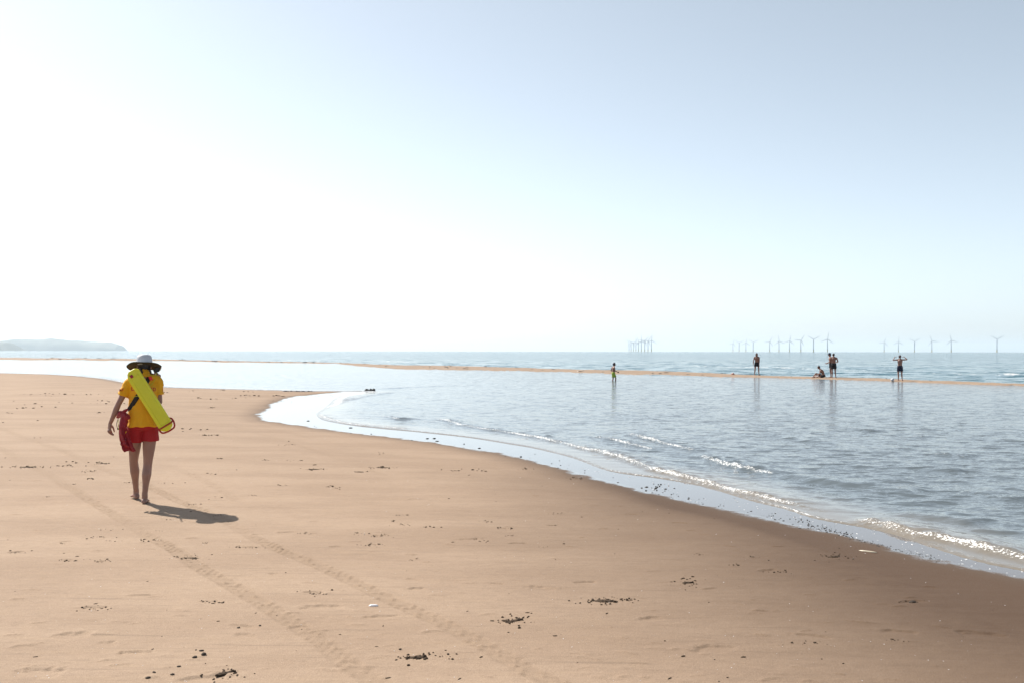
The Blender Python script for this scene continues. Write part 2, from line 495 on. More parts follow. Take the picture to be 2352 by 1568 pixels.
bar_xs = np.concatenate([np.linspace(-700, 700, 240), np.linspace(703, 2500, 520), np.linspace(2510, 3400, 60)])
lo_y = resample(BAR_LO, bar_xs) + 0.6 * vnoise(bar_xs * 0.03, bar_xs * 0, 31) + 0.5 * vnoise(bar_xs * 0.12, bar_xs * 0, 32)
hi_y = resample(BAR_HI, bar_xs) + 0.5 * vnoise(bar_xs * 0.05, bar_xs * 0, 33) + 0.35 * vnoise(bar_xs * 0.2, bar_xs * 0, 34)
BAR_A = np.array([at(x, y, W0)[:2] for x, y in zip(bar_xs, lo_y)])
BAR_B = np.array([at(x, y, W0)[:2] for x, y in zip(bar_xs, hi_y)])
BAR_H = 0.07
nprof = 18
tv = np.linspace(-0.12, 1.12, nprof)
bar_co = []
for j, t in enumerate(tv):
    P = BAR_A * (1 - t) + BAR_B * t
    prof = np.sin(np.pi * np.clip(t, 0, 1)) ** 0.6 if 0 <= t <= 1 else -0.6 * (min(abs(t), abs(t - 1)) / 0.12)
    zz = W0 + BAR_H * prof + (0.014 * vnoise(P[:, 0] * 1.3, P[:, 1] * 1.3, 35) + 0.01 * vnoise(P[:, 0] * 4, P[:, 1] * 4, 36)) * max(0, prof)
    bar_co.append(np.column_stack([P, zz]))
bar_co = np.array(bar_co)
nb = len(bar_xs)
idx = np.arange(nprof * nb).reshape(nprof, nb)
faces = np.stack([idx[:-1, :-1], idx[:-1, 1:], idx[1:, 1:], idx[1:, :-1]], -1).reshape(-1, 4)
bar_me = bpy.data.meshes.new('sandbar')
bar_me.from_pydata(bar_co.reshape(-1, 3).tolist(), [], faces.tolist())
bar_me.polygons.foreach_set('use_smooth', np.ones(len(faces), bool))
bar_me.update()
link('sandbar', bar_me, sand_material('sandbar_sand', False), kind='structure', label='narrow tan sandbar between the lagoon and the open sea')

def on_bar(px, frac=0.35):
    """point on the bar under a photograph column, frac 0 = lagoon edge, 1 = sea edge"""
    i = int(np.clip(np.searchsorted(bar_xs, px), 1, nb - 1))
    x, y = BAR_A[i] * (1 - frac) + BAR_B[i] * frac
    zz = W0 + BAR_H * math.sin(math.pi * min(max(frac, 0), 1)) ** 0.6
    return Vector((float(x), float(y), zz))

# ------------------------------------------------------------------ water: one sheet from the lagoon edge to the horizon
wx = spaced([(-40000, -2000, 9000, 400), (-2000, -120, 400, 8), (-120, -14, 8, 0.4), (-14, -5, 0.4, 0.055), (-5, 13, 0.055, 0.055), (13, 30, 0.055, 0.5), (30, 160, 0.5, 10), (160, 2000, 10, 400), (2000, 40000, 400, 9000)])
wy = spaced([(4.0, 8, 0.2, 0.04), (8, 24, 0.038, 0.075), (24, 60, 0.075, 0.35), (60, 300, 0.35, 5), (300, 3000, 5, 250), (3000, 60000, 250, 9000)])
WX, WY = np.meshgrid(wx, wy)
dxl = np.gradient(wx)[None, :]; dyl = np.gradient(wy)[:, None]
near = (WY < 260) & (np.abs(WX) < 400)
E1 = np.full(WX.shape, -50.0); E2 = np.full(WX.shape, -50.0)
E1[near], E2[near] = land_dist(WX[near], WY[near])
bar_poly = np.vstack([BAR_A, BAR_B[::-1]])
bd = np.full(WX.shape, 60.0)
nb_m = near & (WY > 20)
bd[nb_m] = seg_dist(WX[nb_m], WY[nb_m], BAR_A[::6])[0]
bar_in = np.zeros(WX.shape, bool); bar_in[nb_m] = inside(WX[nb_m], WY[nb_m], bar_poly[::2])
bar_y_here = np.interp(WX, BAR_A[:, 0], BAR_A[:, 1])
lagoon = WY < bar_y_here

WZ = np.full(WX.shape, W0)
depth_ramp = sstep(0.05, 1.6, -E2)
# wind ripples: sum of many short waves travelling to the beach
rw = np.random.default_rng(3)
amp_env = depth_ramp * np.where(lagoon, sstep(0.5, 14, bd) * 0.85 + 0.05, 1.6)
amp_env = amp_env * np.where(lagoon, 0.55 + 0.5 * sstep(-6, 6, WX) + 0.25 * vnoise(WX * 0.25, WY * 0.18, 41), 1)
H = np.zeros(WX.shape)
for k in range(46):
    lam = 0.24 * (4.2 ** rw.random())
    th = R(-120) + rw.normal(0, 0.34)
    kx, ky = 2 * np.pi / lam * np.cos(th), 2 * np.pi / lam * np.sin(th)
    att = np.clip(lam / (2.6 * np.maximum(dxl * abs(np.cos(th)) + 0.3 * dxl, dyl)) - 0.6, 0, 1)
    a = 0.0019 * (lam / 0.5) ** 0.8 * rw.uniform(0.5, 1.2)
    ph = kx * WX + ky * WY + rw.random() * 6.28 + 0.5 * vnoise(WX * 0.3 + k, WY * 0.3, 42)
    H += att * a * (np.cos(ph) + 0.30 * np.cos(2 * ph))
WZ += amp_env * H * 1.15 * np.where(lagoon, 0.30 + 0.35 * sstep(26, 11, WY), 1)
# sea swell beyond the bar
for k in range(14):
    lam = rw.uniform(2.0, 9.0); th = R(-95) + rw.normal(0, 0.3)
    kx, ky = 2 * np.pi / lam * np.cos(th), 2 * np.pi / lam * np.sin(th)
    att = np.clip(lam / (2.6 * np.maximum(dxl, dyl)) - 0.6, 0, 1) * (~lagoon) * sstep(2, 14, bd)
    WZ += att * 0.010 * (lam / 4) * np.sin(kx * WX + ky * WY + rw.random() * 6.28)

foam = np.zeros(WX.shape)  # mask of real foam and of crest sun glints painted white
rough_n = (vnoise(WX * 9, WY * 9, 51) + 0.7 * vnoise(WX * 19, WY * 19, 52))
CRESTS = [  # photograph polyline, height, front width, back width, strength of sun glint painted white
    ([(735, 950), (760, 962), (813, 973), (890, 981), (956, 986)], 0.022, 0.10, 0.4, 1.0),
    ([(996, 958), (1065, 977), (1124, 987.4), (1212, 1000.5), (1323, 1025), (1416.7, 1048.8), (1505, 1079.6), (1608, 1104.5), (1723, 1136.7),
      (1844, 1161), (1905, 1176), (1950, 1188)], 0.048, 0.10, 0.45, 1.25),
    ([(1960, 1190), (1997, 1197.6), (2088, 1225), (2179, 1243), (2260, 1262), (2352, 1283), (2500, 1318)], 0.050, 0.10, 0.40, 1.1),
    ([(1361, 1002), (1430, 1016), (1505, 1034)], 0.034, 0.09, 0.45, 1.0),
    ([(1440, 996), (1519, 1016.6), (1608, 1037)], 0.045, 0.11, 0.5, 1.15),
    ([(1611.8, 1047.5), (1650, 1061), (1693.6, 1074.8), (1740, 1083), (1802.6, 1092)], 0.052, 0.11, 0.55, 1.25),
    ([(1790, 1091), (1884.5, 1105.5), (1950, 1117), (2050, 1128), (2130, 1136)], 0.040, 0.14, 0.5, 0.0),
    ([(2010, 1072), (2100, 1079), (2220, 1086)], 0.038, 0.16, 0.5, 0.0),
    ([(1950, 982), (1985, 988), (2010, 991)], 0.035, 0.12, 0.5, 0.5),
    ([(2095, 1002), (2130, 1004.5)], 0.03, 0.12, 0.5, 0.5),
    ([(2140, 1042), (2180, 1045), (2230, 1050)], 0.03, 0.14, 0.5, 0.35),
    ([(2050, 1180), (2150, 1190), (2250, 1206)], 0.03, 0.14, 0.45, 0.0),
    ([(2200, 1130), (2280, 1140), (2352, 1152)], 0.035, 0.15, 0.5, 0.1),
    ([(1750, 1000), (1830, 1009), (1900, 1020)], 0.026, 0.15, 0.5, 0.0),
    ([(722, 946), (742, 928), (760, 912), (790, 903), (845, 896)], 0.035, 0.16, 0.5, 0.55),
    ([(790, 921), (830, 912), (866, 906), (910, 900)], 0.035, 0.2, 0.6, 0.25),
    ([(880, 955), (905, 960), (918, 964)], 0.035, 0.12, 0.5, 0.8),
    ([(880, 893), (960, 888), (1060, 884)], 0.03, 0.25, 0.8, 0.0),
]
for (px, h, wf, wb, glint_k) in CRESTS:
    P = smooth_line(line(px), 5)
    lo = P.min(0) - 1.6; hi = P.max(0) + 1.6
    i0, i1 = np.searchsorted(wx, (lo[0], hi[0])); j0, j1 = np.searchsorted(wy, (lo[1], hi[1]))
    sx, sy = WX[j0:j1, i0:i1], WY[j0:j1, i0:i1]
    d, s, side, L = seg_dist(sx, sy, P)
    sd = d * side + 0.05 * vnoise(sx * 2.2, sy * 2.2, 53)      # >0 = seaward of the crest
    wide = 1 + 0.0 * sx
    q = np.where(sd < 0, np.exp(-(sd / wf) ** 2), np.exp(-(sd / wb) ** 2))
    taper = sstep(0, 0.10 * L + 0.05, s) * sstep(0, 0.10 * L + 0.05, L - s) * (0.8 + 0.3 * vnoise(s * 1.1, s * 0, 54))
    WZ[j0:j1, i0:i1] += 1.25 * h * q * taper * (1 + (0.22 * rough_n[j0:j1, i0:i1] if glint_k else 0))
    if glint_k:
        fz = np.exp(-((sd + 0.5 * wf) / (0.85 * wf)) ** 2) * np.minimum(1, 2.5 * taper) * (0.80 + 0.10 * vnoise(s * 2.3, s * 0 + 7, 57)) * min(1, 0.55 + 0.45 * glint_k)
        foam[j0:j1, i0:i1] = np.maximum(foam[j0:j1, i0:i1], fz)
# thin foam along the water's edge, with sun sparkle painted into the same white
edge_f = np.exp(-((E2 + 0.05) / 0.05) ** 2) * 0.85 * (0.72 + 0.35 * vnoise(WX * 0.6, WY * 0.6, 55)) * (WY < 40)
edge_f = np.maximum(edge_f, np.exp(-((E2 + 0.25) / 0.3) ** 2) * 0.8 * (WY > 32) * (WX < -6))
foam = np.maximum(foam, edge_f)
# breakers on the seaward side of the bar
sea_side = ~lagoon & near
bb = np.full(WX.shape, 60.0); bb[nb_m] = seg_dist(WX[nb_m], WY[nb_m], BAR_B[::6])[0]
for off, wd, st in ((1.2, 1.2, 0.95), (6.0, 1.6, 0.85), (14, 2.0, 0.7)):
    f = np.exp(-((bb - off * (WY / 70)) / (wd * WY / 70)) ** 2) * st * (0.36 + 0.75 * vnoise(WX * 0.10, WY * 0.05 + off, 56))
    foam = np.maximum(foam, np.where(sea_side, np.clip(f, 0, 1), 0))
    WZ += np.where(sea_side, 0.07 * np.clip(f, 0, 1), 0)
# the lone whitecap off the right end of the bar
wc = at(2320, 861, 0)
foam = np.maximum(foam, 1.2 * np.exp(-((WX - wc.x) / 1.1) ** 2 - ((WY - wc.y) / 1.3) ** 2))
WZ += 0.12 * np.exp(-((WX - wc.x) / 1.6) ** 2 - ((WY - wc.y) / 1.2) ** 2)
# the sheet dips under the sand at its edge
WZ = np.where(E2 > -0.10, W0 + (WZ - W0) * sstep(0, 0.10, -E2) - 0.05 * sstep(-0.035, 0.10, E2), WZ)
sea_att = np.where(lagoon, 0.0, 1.0)
chop = depth_ramp * np.where(lagoon, (0.85 + 0.15 * sstep(0.3, 12, bd)) * (0.38 + 0.62 * sstep(-2, 9, WX + 0.12 * WY - 2)), 1.0)
shallow = 0.85 * (1 - sstep(0.05, 1.5, -E2))
keepw = ~((E2[:-1, :-1] > 0.9) & (E2[1:, 1:] > 0.9))
water_me = grid_mesh('water', wx, wy, WZ, keepw, {'foam': foam, 'sea': sea_att, 'chop': chop, 'shallow': shallow})

m, nt, nodes, links, bs = new_mat('sea_water')
geo = N(nt, 'ShaderNodeNewGeometry')
pos = geo.outputs['Position']
foam_glint_a, sea_a, chop_a, shal_a = attr(nt, 'foam'), attr(nt, 'sea'), attr(nt, 'chop'), attr(nt, 'shallow')
body = mix_col(nt, shal_a, mix_col(nt, sea_a, (0.088, 0.106, 0.116), (0.020, 0.092, 0.120)), (0.19, 0.16, 0.125))
bs.inputs['IOR'].default_value = 1.333
rough_w = mix_f(nt, sea_a, 0.085, 0.07)
links.new(rough_w, bs.inputs['Roughness'])

def slope_noise(scale_xy, rotz, detail, k):
    n = noise_tex(nt, mapping(nt, pos, (scale_xy[0], scale_xy[1], 1.0), (0, 0, rotz)), 1.0, detail, 0.6)
    v = N(nt, 'ShaderNodeVectorMath', operation='SUBTRACT'); v.inputs[1].default_value = (0.5, 0.5, 0.5)
    links.new(n.outputs['Color'], v.inputs[0])
    w = N(nt, 'ShaderNodeVectorMath', operation='MULTIPLY'); w.inputs[1].default_value = (k[0], k[1], 0.0)
    links.new(v.outputs[0], w.inputs[0])
    return w.outputs[0]

s1 = slope_noise((3.4, 10.0), 0.35, 2, (0.58, 0.70))
s2 = slope_noise((11.0, 27.0), 0.15, 1, (0.60, 0.50))
s3 = slope_noise((0.45, 1.5), 0.1, 5, (1.0, 1.8))
s4 = slope_noise((1.5, 5.2), 0.38, 2, (0.30, 0.62))
patch = noise_tex(nt, mapping(nt, pos, (0.02, 0.06, 1.0)), 1.0, 3, 0.6).outputs['Fac']
def vadd(a, b):
    n = N(nt, 'ShaderNodeVectorMath', operation='ADD'); links.new(a, n.inputs[0]); links.new(b, n.inputs[1]); return n.outputs[0]
def vscale(a, f):
    n = N(nt, 'ShaderNodeVectorMath', operation='SCALE'); links.new(a, n.inputs[0])
    if hasattr(f, 'links'): links.new(f, n.inputs['Scale'])
    else: n.inputs['Scale'].default_value = f
    return n.outputs[0]
fine = vscale(vadd(vadd(s1, s4), s2), math_node(nt, 'MULTIPLY', chop_a, mix_f(nt, patch, 0.7, 1.3)))
crest_rough = vscale(slope_noise((22.0, 22.0), 0.0, 2, (1.3, 1.3)), math_node(nt, 'MINIMUM', foam_glint_a, 1.0))
far = vscale(s3, sea_a)
slope = vadd(vadd(fine, far), crest_rough)
nrm = N(nt, 'ShaderNodeVectorMath', operation='SUBTRACT'); links.new(geo.outputs['Normal'], nrm.inputs[0]); links.new(slope, nrm.inputs[1])
nn = N(nt, 'ShaderNodeVectorMath', operation='NORMALIZE'); links.new(nrm.outputs[0], nn.inputs[0])
links.new(nn.outputs[0], bs.inputs['Normal'])
fn = noise_tex(nt, pos, 38.0, 3, 0.7).outputs['Fac']
fn2 = noise_tex(nt, mapping(nt, pos, (1.2, 1.2, 1)), 1.0, 4, 0.7).outputs['Fac']
fsel = mix_f(nt, sea_a, fn, fn2)
ff = math_node(nt, 'MULTIPLY', ramp(nt, math_node(nt, 'ADD', math_node(nt, 'MULTIPLY', foam_glint_a, 0.5), fsel), 0.86, 0.95), math_node(nt, 'GREATER_THAN', foam_glint_a, 0.06))
links.new(body, bs.inputs['Base Color'])
fb = N(nt, 'ShaderNodeBsdfPrincipled')
fb.inputs['Base Color'].default_value = (0.85, 0.84, 0.82, 1); fb.inputs['Roughness'].default_value = 0.4  # foam white, also the painted colour of the crest glints
mixs = N(nt, 'ShaderNodeMixShader'); links.new(ff, mixs.inputs[0]); links.new(bs.outputs[0], mixs.inputs[1]); links.new(fb.outputs[0], mixs.inputs[2])
links.new(mixs.outputs[0], nodes['Material Output'].inputs['Surface'])
M_WATER = m
link('water', water_me, M_WATER, kind='structure', label='rippled pale lagoon and sea water reaching the horizon')

# ------------------------------------------------------------------ figure building
class Acc:
    """collects overlapping closed lofts that are then fused into one continuous surface"""
    def __init__(self):
        self.v, self.f = [], []

    def rings(self, rings, cap=True):
        """rings: arrays (n,3), joined in order, ends closed"""
        n = len(rings[0]); base = len(self.v)
        for r in rings:
            self.v.extend(map(tuple, r))
        for i in range(len(rings) - 1):
            for k in range(n):
                a = base + i * n + k; b = base + i * n + (k + 1) % n
                self.f.append((a, b, b + n, a + n))
        if cap:
            self.v.append(tuple(np.mean(rings[0], 0))); c0 = len(self.v) - 1
            self.v.append(tuple(np.mean(rings[-1], 0))); c1 = len(self.v) - 1
            for k in range(n):
                self.f.append((base + (k + 1) % n, base + k, c0))
                e = base + (len(rings) - 1) * n
                self.f.append((e + k, e + (k + 1) % n, c1))

    def tube(self, pts, rad, n=14, flat=None, ref=None, dens=5, round_ends=True):
        """smooth tapered limb; flat = thickness factor across the direction ref"""
        P = smooth_line(np.array([tuple(p) for p in pts], float), dens) if len(pts) > 2 else np.linspace(pts[0], pts[1], dens + 1)
        s = np.linspace(0, 1, len(P)); s0 = np.linspace(0, 1, len(rad))
        rr = np.interp(s, s0, rad)
        fl = np.interp(s, np.linspace(0, 1, len(flat)), flat) if isinstance(flat, (list, tuple)) else np.full(len(P), 1.0 if flat is None else flat)
        tang = np.gradient(P, axis=0); tang /= np.linalg.norm(tang, axis=1)[:, None] + 1e-12
        u = np.array(ref if ref is not None else (0.123, 0.97, 0.2), float)
        ang = np.linspace(0, 2 * np.pi, n, endpoint=False)
        rings = []
        def ring(c, t, r, fl_):
            uu = u - t * u.dot(t); uu /= np.linalg.norm(uu) + 1e-12
            vv = np.cross(t, uu)
            return c + r * (fl_ * np.cos(ang)[:, None] * uu + np.sin(ang)[:, None] * vv)
        if round_ends:
            rings += [ring(P[0] - tang[0] * rr[0] * 0.75 * fl[0], tang[0], rr[0] * 0.5, fl[0]), ring(P[0] - tang[0] * rr[0] * 0.4 * fl[0], tang[0], rr[0] * 0.85, fl[0])]
        rings += [ring(P[i], tang[i], rr[i], fl[i]) for i in range(len(P))]
        if round_ends:
            rings += [ring(P[-1] + tang[-1] * rr[-1] * 0.4 * fl[-1], tang[-1], rr[-1] * 0.85, fl[-1]), ring(P[-1] + tang[-1] * rr[-1] * 0.75 * fl[-1], tang[-1], rr[-1] * 0.5, fl[-1])]
        self.rings(rings)

    def blob(self, c, ax, ay, az, n=16, m=10):
        """ellipsoid given by three half-axis vectors"""
        c, ax, ay, az = (np.array(v, float) for v in (c, ax, ay, az))
        ang = np.linspace(0, 2 * np.pi, n, endpoint=False)
        rings = []
        for th in np.linspace(-np.pi / 2 + 0.12, np.pi / 2 - 0.12, m):
            rings.append(c + az * math.sin(th) + math.cos(th) * (np.cos(ang)[:, None] * ax + np.sin(ang)[:, None] * ay))
        self.rings(rings)

    def sections(self, secs, n=28, power=2.3):
        """secs: (centre, side vector, front vector); superellipse cross-sections"""
        ang = np.linspace(0, 2 * np.pi, n, endpoint=False)
        ca = np.sign(np.cos(ang)) * np.abs(np.cos(ang)) ** (2 / power); sa = np.sign(np.sin(ang)) * np.abs(np.sin(ang)) ** (2 / power)
        self.rings([np.array(c, float) + ca[:, None] * np.array(a, float) + sa[:, None] * np.array(b, float) for c, a, b in secs])

    def mesh(self, name, voxel=None, smooth=4, wrinkle=None):
        me = bpy.data.meshes.new(name)
        me.from_pydata([tuple(map(float, v)) for v in self.v], [], self.f)
        me.update()
        if voxel:
            o = bpy.data.objects.new('tmp', me); C.objects.link(o)
            md = o.modifiers.new('r', 'REMESH'); md.mode = 'VOXEL'; md.voxel_size = voxel; md.use_smooth_shade = True
            if smooth:
                ms = o.modifiers.new('s', 'SMOOTH'); ms.factor = 0.5; ms.iterations = smooth
            dg = bpy.context.evaluated_depsgraph_get()
            out = bpy.data.meshes.new_from_object(o.evaluated_get(dg), depsgraph=dg)
            bpy.data.objects.remove(o); bpy.data.meshes.remove(me)
            me = out; me.name = name
        nv = len(me.vertices)
        if wrinkle:
            co = np.empty(nv * 3, np.float32); me.vertices.foreach_get('co', co); co = co.reshape(-1, 3)
            no = np.empty(nv * 3, np.float32); me.vertices.foreach_get('normal', no); no = no.reshape(-1, 3)
            co = co + no * wrinkle(co)[:, None]
            me.vertices.foreach_set('co', co.astype(np.float32).ravel())
        me.polygons.foreach_set('use_smooth', np.ones(len(me.polygons), bool))
        me.update()
        return me

V = lambda *a: np.array(a, float)
def unit(v):
    v = np.array(v, float); return v / (np.linalg.norm(v) + 1e-12)
def lerp(a, b, t):
    return np.array(a, float) * (1 - t) + np.array(b, float) * t

def add_hand(acc, w, d, n, t, k=1.0, curl=0.5, spread=1.0):
    """palm and five fingers: w wrist, d towards the fingers, n palm side, t thumb side"""
    d, n, t = unit(d), unit(n), unit(t)
    w = np.array(w, float)
    acc.tube([w - d * 0.02 * k, w + d * 0.03 * k, w + d * 0.085 * k], [0.024 * k, 0.036 * k, 0.041 * k], flat=[0.8, 0.5, 0.36], ref=n)
    for off, ln, cu in ((0.030, 0.070, 0.8), (0.0105, 0.078, 0.95), (-0.010, 0.073, 1.1), (-0.029, 0.058, 1.25)):
        p = w + d * (0.082 - abs(off) * 0.2) * k + t * off * k
        a = 0.15 + curl * cu * 0.5
        dd = unit(d + t * off * 2.2 * spread)
        pts, L = [p], ln * k
        for seg in (0.44, 0.32, 0.24):
            dirv = dd * math.cos(a) + n * math.sin(a)
            p = p + dirv * L * seg; pts.append(p); a += curl * cu * 0.75
        acc.tube(pts, [0.0098 * k, 0.0092 * k, 0.0085 * k, 0.0072 * k], n=10, dens=3)
    b = w + d * 0.02 * k + t * 0.024 * k
    m1 = b + unit(d * 0.75 + t * 0.75 + n * 0.25) * 0.042 * k
    m2 = m1 + unit(d * 1.0 + t * 0.25 + n * 0.35) * 0.032 * k
    m3 = m2 + unit(d * 1.0 + t * -0.05 + n * 0.4) * 0.026 * k
    acc.tube([b, m1, m2, m3], [0.015 * k, 0.0125 * k, 0.0105 * k, 0.0085 * k], n=10, dens=3)

def add_foot(acc, ank, f, k=1.0, sole=0.0, side=1):
    """bare foot with heel, ball and five toes; f = flat forward direction"""
    f = unit((f[0], f[1], 0)); s = V(f[1], -f[0], 0) * side          # towards the little toe
    a = np.array(ank, float); g = V(a[0], a[1], sole)
    up = V(0, 0, 1)
    secs = []
    for y, rx, rz, zc in ((-0.062, 0.012, 0.012, 0.022), (-0.050, 0.028, 0.026, 0.028), (-0.015, 0.034, 0.036, 0.038), (0.04, 0.034, 0.033, 0.035),
                          (0.09, 0.040, 0.024, 0.026), (0.125, 0.046, 0.017, 0.019), (0.15, 0.043, 0.012, 0.014)):
        secs.append((g + f * y * k + up * zc * k - s * 0.004 * k, s * rx * k, up * rz * k))
    acc.sections(secs, n=16, power=2.4)
    for o, ln, r in ((-0.032, 0.052, 0.0125), (-0.012, 0.046, 0.009), (0.006, 0.040, 0.0085), (0.022, 0.032, 0.008), (0.036, 0.024, 0.0075)):
        p = g + f * (0.135 - max(o, 0) * 0.4) * k + s * o * k + up * 0.012 * k
        acc.tube([p, p + f * ln * 0.6 * k + up * 0.002 * k, p + f * ln * k - up * 0.002 * k], [r * k, r * k, r * 0.85 * k], n=10, dens=3)
    acc.tube([a + up * 0.03 * k, a, g + up * 0.04 * k], [0.034 * k, 0.036 * k, 0.034 * k])

def head_frame(face, up=(0, 0, 1)):
    f = unit(face); u = unit(np.array(up, float) - f * np.dot(up, f)); return f, u, np.cross(f, u)

def add_head(acc, c, face, k=1.0, up=(0, 0, 1)):
    """skull, jaw, brow, nose, lips and ears"""
    f, u, s = head_frame(face, up); c = np.array(c, float)
    acc.blob(c + u * 0.025 * k - f * 0.008 * k, s * 0.074 * k, f * 0.095 * k, u * 0.088 * k)
    acc.blob(c - u * 0.040 * k + f * 0.022 * k, s * 0.058 * k, f * 0.066 * k, u * 0.070 * k)
    acc.blob(c - u * 0.088 * k + f * 0.050 * k, s * 0.028 * k, f * 0.026 * k, u * 0.022 * k)
    acc.blob(c + u * 0.022 * k + f * 0.074 * k, s * 0.052 * k, f * 0.014 * k, u * 0.010 * k)
    acc.tube([c + u * 0.012 * k + f * 0.080 * k, c - u * 0.026 * k + f * 0.100 * k], [0.008 * k, 0.014 * k], n=10)
    acc.blob(c - u * 0.056 * k + f * 0.078 * k, s * 0.024 * k, f * 0.010 * k, u * 0.010 * k)
    for q in (-1, 1):
        acc.blob(c + s * q * 0.076 * k - f * 0.008 * k - u * 0.008 * k, s * 0.010 * k + f * 0.004 * k, f * 0.018 * k, u * 0.031 * k)
        acc.blob(c + s * q * 0.040 * k + f * 0.060 * k - u * 0.022 * k, s * 0.022 * k, f * 0.018 * k, u * 0.018 * k)

def spine_points(J):
    return smooth_line(np.array([J['pelvis'], lerp(J['pelvis'], J['neck'], 0.5) + V(*J.get('belly', (0, 0.0, 0))), J['neck']]), 12)

def torso_secs(J, prof, k=1.0, grow=0.0, t0=None, t1=None):
    """prof: (t, rx, ry) from pelvis (0) to neck base (1); side axis turns from hips to shoulders"""
    S = spine_points(J)
    hip_s = unit(np.array(J['hip'][1]) - np.array(J['hip'][0])); sh_s = unit(np.array(J['sho'][1]) - np.array(J['sho'][0]))
    out = []
    for t, rx, ry in prof:
        tt = min(max(t, 0), 1)
        c = np.array([np.interp(tt, np.linspace(0, 1, len(S)), S[:, i]) for i in range(3)])
        i = min(int(tt * (len(S) - 1)), len(S) - 2); ax = unit(S[i + 1] - S[i])
        if t < 0: c = c + ax * t * np.linalg.norm(np.array(J['neck']) - np.array(J['pelvis']))
        side = unit(lerp(hip_s, sh_s, tt)); side = unit(side - ax * side.dot(ax))
        front = np.cross(ax, side)
        out.append((c, side * (rx * k + grow), front * (ry * k + grow)))
    return out

MALE = [(-0.17, 0.085, 0.07), (-0.08, 0.150, 0.105), (0.02, 0.160, 0.108), (0.20, 0.142, 0.098), (0.36, 0.135, 0.098), (0.55, 0.150, 0.112), (0.72, 0.165, 0.118), (0.84, 0.160, 0.102), (0.93, 0.115, 0.075), (1.0, 0.062, 0.062)]
FEMALE = [(-0.17, 0.09, 0.07), (-0.08, 0.160, 0.105), (0.02, 0.165, 0.108), (0.20, 0.138, 0.094), (0.36, 0.122, 0.088), (0.55, 0.135, 0.102), (0.72, 0.145, 0.112), (0.84, 0.142, 0.092), (0.93, 0.10, 0.070), (1.0, 0.054, 0.056)]

def build_body(name, J, k=1.0, prof=MALE, voxel=0.009, slim=1.0, hands=True):
    """one continuous skin from joints J (metres, figure faces +y unless turned)"""
    A = Acc()
    A.sections(torso_secs(J, prof, k), power=2.2)
    A.tube([lerp(J['neck'], J['head'], -0.12), lerp(J['neck'], J['head'], 0.35), lerp(J['neck'], J['head'], 0.8)], [0.066 * k, 0.056 * k * slim, 0.055 * k * slim])
    add_head(A, J['head'], J['face'], J.get('hk', k), J.get('hup', (0, 0, 1)))
    for i, q in ((0, -1), (1, 1)):
        s, e, w = (np.array(J[n][i], float) for n in ('sho', 'elb', 'wri'))
        A.tube([lerp(J['neck'], s, 0.15), lerp(J['neck'], s, 0.6) + V(0, 0, 0.006), s], [0.050 * k, 0.046 * k, 0.046 * k * slim])
        A.tube([s, lerp(s, e, 0.22), lerp(s, e, 0.6), e], [0.053 * k * slim, 0.052 * k * slim, 0.044 * k * slim, 0.038 * k * slim])
        A.tube([e, lerp(e, w, 0.28), lerp(e, w, 0.7), w], [0.038 * k * slim, 0.041 * k * slim, 0.031 * k * slim, 0.025 * k * slim])
        if hands:
            d, n, t = J['hand'][i]
            add_hand(A, w, d, n, t, J.get('hk', k), J.get('curl', (0.5, 0.5))[i])
        h, kn, an = (np.array(J[n][i], float) for n in ('hip', 'kne', 'ank'))
        fwd = unit((J['foot'][i][0], J['foot'][i][1], 0))
        back = -fwd if abs(unit(an - kn)[2]) > 0.6 else V(0, 0, -1)
        A.tube([h + V(0, 0, 0.03) * k, lerp(h, kn, 0.2), lerp(h, kn, 0.55), lerp(h, kn, 0.85), kn], [0.080 * k, 0.083 * k, 0.072 * k, 0.056 * k, 0.052 * k])
        A.tube([kn, lerp(kn, an, 0.14) + back * 0.004 * k, lerp(kn, an, 0.34) + back * 0.016 * k, lerp(kn, an, 0.65) + back * 0.006 * k, an], [0.051 * k, 0.052 * k, 0.055 * k, 0.038 * k, 0.031 * k])
        add_foot(A, an, J['foot'][i], k * 0.98, sole=J.get('sole', (0, 0))[i], side=q)
    return A.mesh(name, voxel, 7 if voxel < 0.006 else 3)

def build_shorts(name, J, k, length=0.45, grow=0.014, voxel=0.01, flare=0.012, wr=0.004, top=0.14, slack=(0.5, 0.5)):
    A = Acc()
    pr = [(-0.16, 0.10, 0.085), (-0.08, 0.156, 0.108), (0.02, 0.163, 0.110), (top, 0.150, 0.103)]
    A.sections(torso_secs(J, pr, k, grow), power=2.4)
    for i in (0, 1):
        h, kn = np.array(J['hip'][i], float), np.array(J['kne'][i], float)
        A.tube([h + V(0, 0, 0.03) * k, lerp(h, kn, length * 0.4), lerp(h, kn, length)], [0.086 * k + grow, 0.088 * k + grow, 0.076 * k + grow + flare], n=20, round_ends=False)
    def w(co):
        return wr * (vnoise(co[:, 0] * 14 + co[:, 1] * 9, co[:, 2] * 7, 61) + 0.5 * vnoise(co[:, 0] * 35, co[:, 2] * 24 + co[:, 1] * 30, 62))
    return A.mesh(name, voxel, 2, w)

